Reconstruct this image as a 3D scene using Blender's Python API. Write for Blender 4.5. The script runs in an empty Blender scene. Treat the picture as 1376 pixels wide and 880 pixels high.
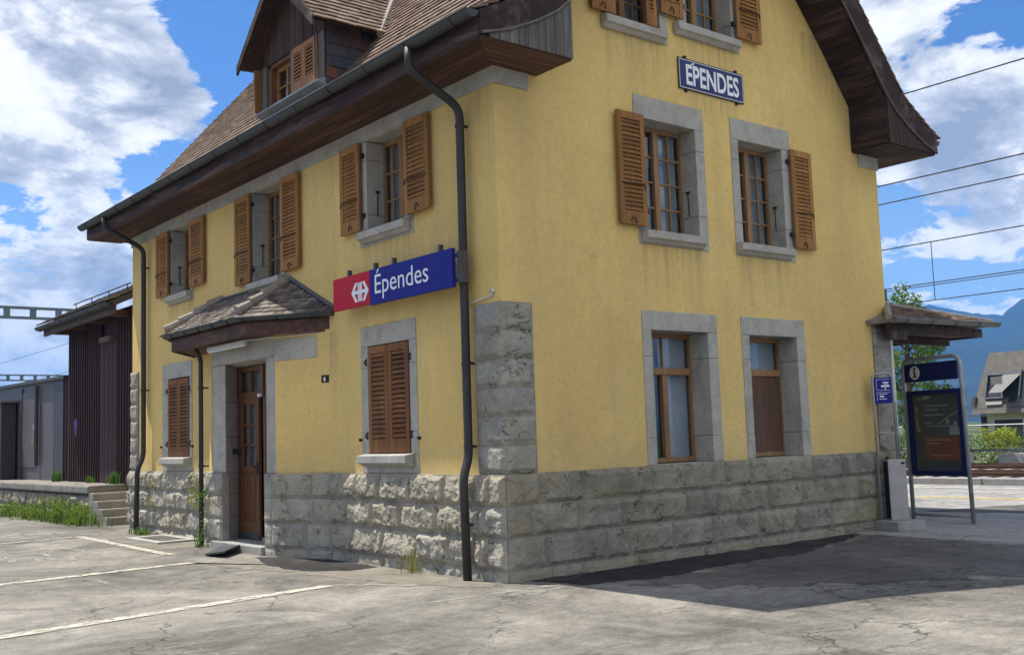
import bpy, bmesh, math, random
import numpy as np
from mathutils import Vector, Matrix, noise
random.seed(7)
sc = bpy.context.scene
COL = sc.collection
W, L, G = 7.37, 11.3, 0.14          # building width (gable), length (street side), ground level
rad = math.radians

# ------------------------------------------------------------------ materials
def new_mat(name):
    m = bpy.data.materials.new(name); m.use_nodes = True
    nt = m.node_tree; nt.nodes.clear()
    return m, nt, nt.nodes, nt.links
def ramp(N, pts):
    r = N.new('ShaderNodeValToRGB'); e = r.color_ramp.elements
    while len(e) > 1: e.remove(e[-1])
    for i, (p, c) in enumerate(pts):
        el = e[0] if i == 0 else e.new(p)
        el.position = p; el.color = (c[0], c[1], c[2], 1) if not isinstance(c, (int, float)) else (c, c, c, 1)
    return r
def noise_tex(N, Lk, vec, scale, detail=6, rough=.6, dist=0, kind='ShaderNodeTexNoise'):
    n = N.new(kind); n.inputs['Scale'].default_value = scale
    n.inputs['Detail'].default_value = detail; n.inputs['Roughness'].default_value = rough
    if 'Distortion' in n.inputs: n.inputs['Distortion'].default_value = dist
    Lk.new(vec, n.inputs['Vector']); return n
def mixc(N, Lk, a, b, fac, mode='MIX'):
    m = N.new('ShaderNodeMix'); m.data_type = 'RGBA'; m.blend_type = mode
    for sock, v in ((m.inputs[0], fac), (m.inputs[6], a), (m.inputs[7], b)):
        if hasattr(v, 'links'): Lk.new(v, sock)
        elif isinstance(v, (tuple, list)): sock.default_value = (*v[:3], 1)
        else: sock.default_value = v
    return m.outputs[2]
def mathn(N, Lk, op, a, b=None, clamp=False):
    m = N.new('ShaderNodeMath'); m.operation = op; m.use_clamp = clamp
    for i, v in enumerate((a, b)):
        if v is None: continue
        if hasattr(v, 'links'): Lk.new(v, m.inputs[i])
        else: m.inputs[i].default_value = v
    return m.outputs[0]
def finish(N, Lk, col, rough, height=None, bump=.3, bdist=.01, metal=0, spec=.5):
    p = N.new('ShaderNodeBsdfPrincipled'); o = N.new('ShaderNodeOutputMaterial')
    if hasattr(col, 'links'): Lk.new(col, p.inputs['Base Color'])
    else: p.inputs['Base Color'].default_value = (*col[:3], 1)
    if hasattr(rough, 'links'): Lk.new(rough, p.inputs['Roughness'])
    else: p.inputs['Roughness'].default_value = rough
    p.inputs['Metallic'].default_value = metal
    p.inputs['Specular IOR Level'].default_value = spec
    if height is not None:
        b = N.new('ShaderNodeBump'); b.inputs['Strength'].default_value = bump; b.inputs['Distance'].default_value = bdist
        Lk.new(height, b.inputs['Height']); Lk.new(b.outputs[0], p.inputs['Normal'])
    Lk.new(p.outputs[0], o.inputs[0]); return p
def coords(N, Lk, scale=(1, 1, 1)):
    t = N.new('ShaderNodeTexCoord'); m = N.new('ShaderNodeMapping')
    m.inputs['Scale'].default_value = scale
    Lk.new(t.outputs['Object'], m.inputs['Vector']); return m.outputs[0]

def M_simple(name, col, rough=.5, metal=0, var=.15, vs=8, bump=.15, spec=.5):
    m, nt, N, Lk = new_mat(name); v = coords(N, Lk)
    n = noise_tex(N, Lk, v, vs)
    c2 = tuple(x * (1 - var) for x in col); c3 = tuple(min(1, x * (1 + var)) for x in col)
    r = ramp(N, [(.3, c2), (.7, c3)]); Lk.new(n.outputs[0], r.inputs[0])
    f = noise_tex(N, Lk, v, vs * 12)
    rr = mathn(N, Lk, 'ADD', mathn(N, Lk, 'MULTIPLY', n.outputs[0], .25), rough - .12)
    finish(N, Lk, r.outputs[0], rr, f.outputs[0], bump, .004, metal, spec)
    return m

# (axis along the wall, from, to, top, length) of the dirty runs below sills, name plate and roof edge
STAINS = [(0, 2.14, 3.42, 3.90, 1.0), (0, 3.95, 5.22, 3.90, .9), (0, 1.69, 2.83, 6.48, .55), (0, 3.0, 4.24, 6.66, .5), (0, 3.05, 4.2, 5.95, .35), (0, 5.6, 6.7, 7.3, 1.1), (1, 1.6, 2.86, 4.12, .55), (1, 8.3, 9.46, 4.12, .6), (1, .0, .45, 5.47, .9), (1, 3.3, 4.0, 3.1, 1.2)]
def M_plaster():
    m, nt, N, Lk = new_mat('yellow_plaster'); v = coords(N, Lk)
    big = noise_tex(N, Lk, v, .55, 5, .6)
    r1 = ramp(N, [(.3, (.66, .465, .170)), (.55, (.74, .535, .195)), (.75, (.79, .59, .235))]); Lk.new(big.outputs[0], r1.inputs[0])
    st = noise_tex(N, Lk, coords(N, Lk, (2.6, 2.6, .22)), 1.0, 6, .65)      # rain streaks
    rs = ramp(N, [(.47, 0), (.72, 1)]); Lk.new(st.outputs[0], rs.inputs[0])
    c = mixc(N, Lk, r1.outputs[0], (.53, .40, .19), mathn(N, Lk, 'MULTIPLY', rs.outputs[0], .45))
    sp = noise_tex(N, Lk, v, 2.3, 8, .7, .6)                                   # greenish-grey blotches
    rp = ramp(N, [(.58, 0), (.74, 1)]); Lk.new(sp.outputs[0], rp.inputs[0])
    c = mixc(N, Lk, c, (.47, .37, .17), mathn(N, Lk, 'MULTIPLY', rp.outputs[0], .35))
    dr = noise_tex(N, Lk, v, 14, 3, .5)                                       # small dark specks
    rd = ramp(N, [(.70, 0), (.76, 1)]); Lk.new(dr.outputs[0], rd.inputs[0])
    c = mixc(N, Lk, c, (.36, .25, .11), mathn(N, Lk, 'MULTIPLY', rd.outputs[0], .5))
    pw = noise_tex(N, Lk, v, .9, 3, .5); ps = N.new('ShaderNodeVectorMath'); ps.operation = 'SCALE'; ps.inputs['Scale'].default_value = .7; Lk.new(pw.outputs[1], ps.inputs[0])
    pa = N.new('ShaderNodeVectorMath'); pa.operation = 'ADD'; Lk.new(v, pa.inputs[0]); Lk.new(ps.outputs[0], pa.inputs[1])
    vo = N.new('ShaderNodeTexVoronoi'); vo.inputs['Scale'].default_value = .62; Lk.new(pa.outputs[0], vo.inputs['Vector'])          # older and newer coats
    sr_ = N.new('ShaderNodeSeparateColor'); Lk.new(vo.outputs['Color'], sr_.inputs[0])
    rpt = ramp(N, [(0, (.90, .91, .93)), (.5, (1, 1, 1)), (1, (1.05, 1.03, .97))]); Lk.new(sr_.outputs[0], rpt.inputs[0])
    c = mixc(N, Lk, c, rpt.outputs[0], .55, 'MULTIPLY')
    sz_ = N.new('ShaderNodeSeparateXYZ'); tw_ = N.new('ShaderNodeNewGeometry'); Lk.new(tw_.outputs['Position'], sz_.inputs[0])
    low_ = mathn(N, Lk, 'ADD', sz_.outputs[2], mathn(N, Lk, 'MULTIPLY', sp.outputs[0], .9))
    rl = ramp(N, [(0, 1), (1, 0)]); Lk.new(mathn(N, Lk, 'MULTIPLY', mathn(N, Lk, 'SUBTRACT', low_, 1.55), 1.6, True), rl.inputs[0])   # splash dirt above the base
    c = mixc(N, Lk, c, (.45, .36, .19), mathn(N, Lk, 'MULTIPLY', rl.outputs[0], .40))
    stn = noise_tex(N, Lk, coords(N, Lk, (9, 9, .25)), 1.0, 5, .7); rstn = ramp(N, [(.40, 0), (.62, 1)]); Lk.new(stn.outputs[0], rstn.inputs[0])
    tot = None
    for ax, a0, a1, zt, ln_ in STAINS:
        oth = sz_.outputs[1] if ax == 0 else sz_.outputs[0]
        on = mathn(N, Lk, 'LESS_THAN', mathn(N, Lk, 'ABSOLUTE', oth), .06)
        k1_ = mathn(N, Lk, 'MULTIPLY', mathn(N, Lk, 'SUBTRACT', sz_.outputs[ax], a0), 9, True); k2_ = mathn(N, Lk, 'MULTIPLY', mathn(N, Lk, 'SUBTRACT', a1, sz_.outputs[ax]), 9, True)
        dz_ = mathn(N, Lk, 'SUBTRACT', zt, sz_.outputs[2]); k3_ = mathn(N, Lk, 'GREATER_THAN', dz_, 0.0); k4_ = mathn(N, Lk, 'SUBTRACT', 1.0, mathn(N, Lk, 'DIVIDE', dz_, ln_), True)
        kk = mathn(N, Lk, 'MULTIPLY', mathn(N, Lk, 'MULTIPLY', mathn(N, Lk, 'MULTIPLY', k1_, k2_), mathn(N, Lk, 'MULTIPLY', k3_, k4_)), on)
        tot = kk if tot is None else mathn(N, Lk, 'MAXIMUM', tot, kk)
    c = mixc(N, Lk, c, (.36, .27, .14), mathn(N, Lk, 'MULTIPLY', mathn(N, Lk, 'MULTIPLY', tot, rstn.outputs[0]), .55))
    hk = noise_tex(N, Lk, v, 1.25, 6, .62, 1.0); hb = mathn(N, Lk, 'ABSOLUTE', mathn(N, Lk, 'SUBTRACT', hk.outputs[0], .5)); hr_ = ramp(N, [(0, 1), (.0025, .7), (.005, 0)]); Lk.new(hb, hr_.inputs[0])
    hm_ = noise_tex(N, Lk, v, 1.6, 4, .6); hmr = ramp(N, [(.55, 0), (.64, 1)]); Lk.new(hm_.outputs[0], hmr.inputs[0])
    c = mixc(N, Lk, c, (.28, .20, .09), mathn(N, Lk, 'MULTIPLY', mathn(N, Lk, 'MULTIPLY', hr_.outputs[0], hmr.outputs[0]), .5))
    fine = noise_tex(N, Lk, v, 130, 3, .6)
    mid = noise_tex(N, Lk, v, 7, 4, .5)
    gr = mixc(N, Lk, c, (.5, .5, .5), .25, 'OVERLAY')
    fr = ramp(N, [(.25, .84), (.75, 1.1)]); Lk.new(fine.outputs[0], fr.inputs[0])
    c2 = mixc(N, Lk, c, fr.outputs[0], 1.0, 'MULTIPLY')
    mo = noise_tex(N, Lk, v, 16, 6, .75, .3); rmo = ramp(N, [(.32, .88), (.5, 1.0), (.68, 1.08)]); Lk.new(mo.outputs[0], rmo.inputs[0])
    c2 = mixc(N, Lk, c2, rmo.outputs[0], .9, 'MULTIPLY')
    h = mathn(N, Lk, 'ADD', fine.outputs[0], mathn(N, Lk, 'MULTIPLY', mid.outputs[0], 1.6))
    finish(N, Lk, c2, .93, h, .45, .006, 0, .2)
    return m

def M_stone(name, ca, cb, cc, bump=.5, stain=.35, island=.0, moss=0.0):
    m, nt, N, Lk = new_mat(name); v = coords(N, Lk)
    n1 = noise_tex(N, Lk, v, 3.2, 8, .65, .4)
    r = ramp(N, [(.25, ca), (.5, cb), (.75, cc)]); Lk.new(n1.outputs[0], r.inputs[0])
    c = r.outputs[0]
    if island:
        g = N.new('ShaderNodeNewGeometry')
        ri = ramp(N, [(0, (.78, .80, .84)), (.35, (1, 1, 1)), (.7, (1.06, 1.0, .88)), (1, (.88, .84, .74))]); Lk.new(g.outputs['Random Per Island'], ri.inputs[0])
        c = mixc(N, Lk, c, ri.outputs[0], island, 'MULTIPLY')
    n2 = noise_tex(N, Lk, v, 38, 5, .7)
    r2 = ramp(N, [(.3, .72), (.7, 1.15)]); Lk.new(n2.outputs[0], r2.inputs[0])
    c = mixc(N, Lk, c, r2.outputs[0], .9, 'MULTIPLY')
    n3 = noise_tex(N, Lk, v, 1.7, 7, .7, 1.2)
    r3 = ramp(N, [(.52, 0), (.7, 1)]); Lk.new(n3.outputs[0], r3.inputs[0])
    c = mixc(N, Lk, c, tuple(x * .55 for x in ca), mathn(N, Lk, 'MULTIPLY', r3.outputs[0], stain))
    if moss:
        n4 = noise_tex(N, Lk, v, 1.1, 7, .7, .5)
        r4 = ramp(N, [(.56, 0), (.68, 1)]); Lk.new(n4.outputs[0], r4.inputs[0])
        c = mixc(N, Lk, c, (.17, .15, .06), mathn(N, Lk, 'MULTIPLY', r4.outputs[0], moss))
    ck = 0
    if moss:
        k1 = noise_tex(N, Lk, coords(N, Lk, (1, 1, 1.9)), 2.6, 5, .65, 1.4)
        kb = mathn(N, Lk, 'ABSOLUTE', mathn(N, Lk, 'SUBTRACT', k1.outputs[0], .5)); kr = ramp(N, [(0, 1), (.006, .8), (.014, 0)]); Lk.new(kb, kr.inputs[0])
        km = noise_tex(N, Lk, v, 4.5, 4, .6); kmr = ramp(N, [(.52, 0), (.62, 1)]); Lk.new(km.outputs[0], kmr.inputs[0])
        ck = mathn(N, Lk, 'MULTIPLY', kr.outputs[0], kmr.outputs[0])
        c = mixc(N, Lk, c, (.03, .028, .024), mathn(N, Lk, 'MULTIPLY', ck, .85))
    n5 = noise_tex(N, Lk, v, 95, 4, .6)
    h = mathn(N, Lk, 'ADD', mathn(N, Lk, 'SUBTRACT', n2.outputs[0], mathn(N, Lk, 'MULTIPLY', ck, 1.5)) if moss else n2.outputs[0], mathn(N, Lk, 'MULTIPLY', n5.outputs[0], .5))
    finish(N, Lk, c, .9, h, bump, .008, 0, .25)
    return m

def M_wood(name, dark, mid, light, axis='z', scale=1.0, rough=.7, wear=None, wearamt=.5, island=.25, spec=.35):
    m, nt, N, Lk = new_mat(name)
    s = {'x': (.9, 14, 14), 'y': (14, .9, 14), 'z': (14, 14, .9)}[axis]
    vg = coords(N, Lk, tuple(k * scale for k in s)); v = coords(N, Lk)
    n = noise_tex(N, Lk, vg, 1.6, 7, .65, .5)
    r = ramp(N, [(.25, dark), (.5, mid), (.78, light)]); Lk.new(n.outputs[0], r.inputs[0])
    c = r.outputs[0]
    if island:
        g = N.new('ShaderNodeNewGeometry')
        ri = ramp(N, [(0, .72), (1, 1.22)]); Lk.new(g.outputs['Random Per Island'], ri.inputs[0])
        c = mixc(N, Lk, c, ri.outputs[0], island * 3 if island < .33 else 1, 'MULTIPLY')
    if wear:
        s2 = {'x': (.5, 5, 5), 'y': (5, .5, 5), 'z': (5, 5, .5)}[axis]
        n2 = noise_tex(N, Lk, coords(N, Lk, s2), 1.3, 8, .7, .8)
        r2 = ramp(N, [(.5, 0), (.72, 1)]); Lk.new(n2.outputs[0], r2.inputs[0])
        c = mixc(N, Lk, c, wear, mathn(N, Lk, 'MULTIPLY', r2.outputs[0], wearamt))
    oi = N.new('ShaderNodeObjectInfo'); ro = ramp(N, [(0, (.84, .83, .82)), (.5, (1, 1, 1)), (1, (1.10, 1.12, 1.16))]); Lk.new(oi.outputs['Random'], ro.inputs[0])
    c = mixc(N, Lk, c, ro.outputs[0], 1.0, 'MULTIPLY')
    finish(N, Lk, c, rough, n.outputs[0], .35, .004, 0, spec)
    return m

def M_tiles(name, cols, lichen=.5):
    m, nt, N, Lk = new_mat(name); v = coords(N, Lk)
    g = N.new('ShaderNodeNewGeometry')
    r = ramp(N, [(i / (len(cols) - 1), c) for i, c in enumerate(cols)]); r.color_ramp.interpolation = 'LINEAR'
    Lk.new(g.outputs['Random Per Island'], r.inputs[0])
    n = noise_tex(N, Lk, v, 9, 8, .7, .5)
    rn = ramp(N, [(.3, .6), (.7, 1.25)]); Lk.new(n.outputs[0], rn.inputs[0])
    c = mixc(N, Lk, r.outputs[0], rn.outputs[0], .9, 'MULTIPLY')
    n2 = noise_tex(N, Lk, v, 4.5, 8, .75, 1)
    r2 = ramp(N, [(.52, 0), (.66, 1)]); Lk.new(n2.outputs[0], r2.inputs[0])
    c = mixc(N, Lk, c, (.30, .28, .235), mathn(N, Lk, 'MULTIPLY', r2.outputs[0], lichen))
    f = noise_tex(N, Lk, v, 70, 4, .6)
    finish(N, Lk, c, .9, f.outputs[0], .4, .004, 0, .2)
    return m

def M_asphalt(name, c1, c2, c3, crack=.8, scuff=.35):
    m, nt, N, Lk = new_mat(name); v = coords(N, Lk)
    big = noise_tex(N, Lk, v, .42, 9, .68, .7)
    r = ramp(N, [(.36, c1), (.5, c2), (.62, c3)]); Lk.new(big.outputs[0], r.inputs[0])
    c = r.outputs[0]
    n2 = noise_tex(N, Lk, coords(N, Lk, (1, .45, 1)), 1.5, 9, .72, 1.1)
    r2 = ramp(N, [(.33, .55), (.47, .95), (.56, 1.05), (.70, 1.3)]); Lk.new(n2.outputs[0], r2.inputs[0])
    c = mixc(N, Lk, c, r2.outputs[0], .85, 'MULTIPLY')
    n3 = noise_tex(N, Lk, coords(N, Lk, (.8, 2.6, 1)), 3.6, 10, .78, 1.6)
    r3 = ramp(N, [(.36, .62), (.5, 1.0), (.66, 1.18)]); Lk.new(n3.outputs[0], r3.inputs[0])
    c = mixc(N, Lk, c, r3.outputs[0], .8, 'MULTIPLY')
    st = noise_tex(N, Lk, v, .9, 6, .7, 1.5)                                   # dark oil-like patches
    rst = ramp(N, [(.56, 0), (.68, 1)]); Lk.new(st.outputs[0], rst.inputs[0])
    c = mixc(N, Lk, c, tuple(x * .5 for x in c1), mathn(N, Lk, 'MULTIPLY', rst.outputs[0], .45))
    # scuffs : pale curved scratches
    sc1 = noise_tex(N, Lk, coords(N, Lk, (.5, 2.2, 1)), .8, 4, .55, 2.2)
    b = mathn(N, Lk, 'ABSOLUTE', mathn(N, Lk, 'SUBTRACT', sc1.outputs[0], .5))
    rb = ramp(N, [(0.0, 1), (.02, 0)]); Lk.new(b, rb.inputs[0])
    brk = noise_tex(N, Lk, v, 3.5, 5, .7); rbk = ramp(N, [(.48, 0), (.62, 1)]); Lk.new(brk.outputs[0], rbk.inputs[0])
    c = mixc(N, Lk, c, (.42, .40, .36), mathn(N, Lk, 'MULTIPLY', mathn(N, Lk, 'MULTIPLY', rb.outputs[0], rbk.outputs[0]), scuff))
    # cracks
    wv = noise_tex(N, Lk, v, 2.2, 5, .6)
    add = N.new('ShaderNodeVectorMath'); add.operation = 'ADD'
    sub = N.new('ShaderNodeVectorMath'); sub.operation = 'SCALE'; sub.inputs['Scale'].default_value = .9
    Lk.new(wv.outputs[1], sub.inputs[0]); Lk.new(v, add.inputs[0]); Lk.new(sub.outputs[0], add.inputs[1])
    vo = N.new('ShaderNodeTexVoronoi'); vo.feature = 'DISTANCE_TO_EDGE'; vo.inputs['Scale'].default_value = .62
    Lk.new(add.outputs[0], vo.inputs['Vector'])
    rc = ramp(N, [(0, 1), (.006, .6), (.011, 0)]); Lk.new(vo.outputs['Distance'], rc.inputs[0])
    ck = noise_tex(N, Lk, v, .8, 4, .6); rk = ramp(N, [(.40, 0), (.52, 1)]); Lk.new(ck.outputs[0], rk.inputs[0])
    cm = mathn(N, Lk, 'MULTIPLY', mathn(N, Lk, 'MULTIPLY', rc.outputs[0], rk.outputs[0]), crack)
    c = mixc(N, Lk, c, (.035, .033, .03), cm)
    g = noise_tex(N, Lk, v, 120, 4, .7); rg = ramp(N, [(.3, .5), (.7, 1.5)]); Lk.new(g.outputs[0], rg.inputs[0])
    c = mixc(N, Lk, c, rg.outputs[0], .85, 'MULTIPLY')
    g2 = noise_tex(N, Lk, v, 34, 6, .8); rg2 = ramp(N, [(.35, .72), (.65, 1.25)]); Lk.new(g2.outputs[0], rg2.inputs[0])
    c = mixc(N, Lk, c, rg2.outputs[0], .8, 'MULTIPLY')
    h = mathn(N, Lk, 'SUBTRACT', mathn(N, Lk, 'ADD', g.outputs[0], mathn(N, Lk, 'MULTIPLY', n2.outputs[0], 2)), mathn(N, Lk, 'MULTIPLY', cm, 3))
    finish(N, Lk, c, .92, h, .5, .008, 0, .25)
    return m

def M_glass():
    m, nt, N, Lk = new_mat('window_glass')
    t = N.new('ShaderNodeBsdfTransparent'); t.inputs[0].default_value = (.86, .9, .92, 1)
    g = N.new('ShaderNodeBsdfGlossy'); g.inputs['Roughness'].default_value = .015
    v = coords(N, Lk); w = noise_tex(N, Lk, v, 2.5, 2, .4)
    b = N.new('ShaderNodeBump'); b.inputs['Strength'].default_value = .098; b.inputs['Distance'].default_value = .01
    Lk.new(w.outputs[0], b.inputs['Height']); Lk.new(b.outputs[0], g.inputs['Normal'])
    f = N.new('ShaderNodeFresnel'); ge = N.new('ShaderNodeNewGeometry')      # same reflectance from either side of the pane
    Lk.new(mathn(N, Lk, 'ADD', mathn(N, Lk, 'MULTIPLY', ge.outputs['Backfacing'], 1 / 1.6 - 1.6), 1.6), f.inputs['IOR'])
    mx = N.new('ShaderNodeMixShader'); o = N.new('ShaderNodeOutputMaterial')
    Lk.new(f.outputs[0], mx.inputs[0]); Lk.new(t.outputs[0], mx.inputs[1]); Lk.new(g.outputs[0], mx.inputs[2]); Lk.new(mx.outputs[0], o.inputs[0])
    return m

def M_leaf(name, c1, c2, c3):
    m, nt, N, Lk = new_mat(name)
    g = N.new('ShaderNodeNewGeometry')
    r = ramp(N, [(0, c1), (.5, c2), (1, c3)]); Lk.new(g.outputs['Random Per Island'], r.inputs[0])
    d = N.new('ShaderNodeBsdfDiffuse'); t = N.new('ShaderNodeBsdfTranslucent'); mx = N.new('ShaderNodeMixShader'); o = N.new('ShaderNodeOutputMaterial')
    mx.inputs[0].default_value = .35
    Lk.new(r.outputs[0], d.inputs[0]); Lk.new(r.outputs[0], t.inputs[0])
    Lk.new(d.outputs[0], mx.inputs[1]); Lk.new(t.outputs[0], mx.inputs[2]); Lk.new(mx.outputs[0], o.inputs[0])
    return m

def M_ground(name, cols, scale, bump=.5):
    m, nt, N, Lk = new_mat(name); v = coords(N, Lk)
    n = noise_tex(N, Lk, v, scale, 9, .7, .4)
    r = ramp(N, [(.3, cols[0]), (.5, cols[1]), (.7, cols[2])]); Lk.new(n.outputs[0], r.inputs[0])
    f = noise_tex(N, Lk, v, 60, 4, .7); rf = ramp(N, [(.3, .7), (.7, 1.3)]); Lk.new(f.outputs[0], rf.inputs[0])
    c = mixc(N, Lk, r.outputs[0], rf.outputs[0], .7, 'MULTIPLY')
    finish(N, Lk, c, .92, f.outputs[0], bump, .01, 0, .2)
    return m

def M_paint(name, col, lo=.40, hi=.56):
    m, nt, N, Lk = new_mat(name); v = coords(N, Lk)
    n = noise_tex(N, Lk, v, 6, 10, .82, .6); r = ramp(N, [(lo, 0), (hi, 1)]); Lk.new(n.outputs[0], r.inputs[0])
    f = noise_tex(N, Lk, v, 90, 3, .7); rf = ramp(N, [(.3, .7), (.7, 1.1)]); Lk.new(f.outputs[0], rf.inputs[0])
    c = mixc(N, Lk, col, rf.outputs[0], .8, 'MULTIPLY')
    p = finish(N, Lk, c, .85, f.outputs[0], .3, .005, 0, .3)
    t = N.new('ShaderNodeBsdfTransparent'); mx = N.new('ShaderNodeMixShader'); o = [k for k in N if k.type == 'OUTPUT_MATERIAL'][0]
    Lk.new(r.outputs[0], mx.inputs[0]); Lk.new(t.outputs[0], mx.inputs[1]); Lk.new(p.outputs[0], mx.inputs[2]); Lk.new(mx.outputs[0], o.inputs[0])
    return m

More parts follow.
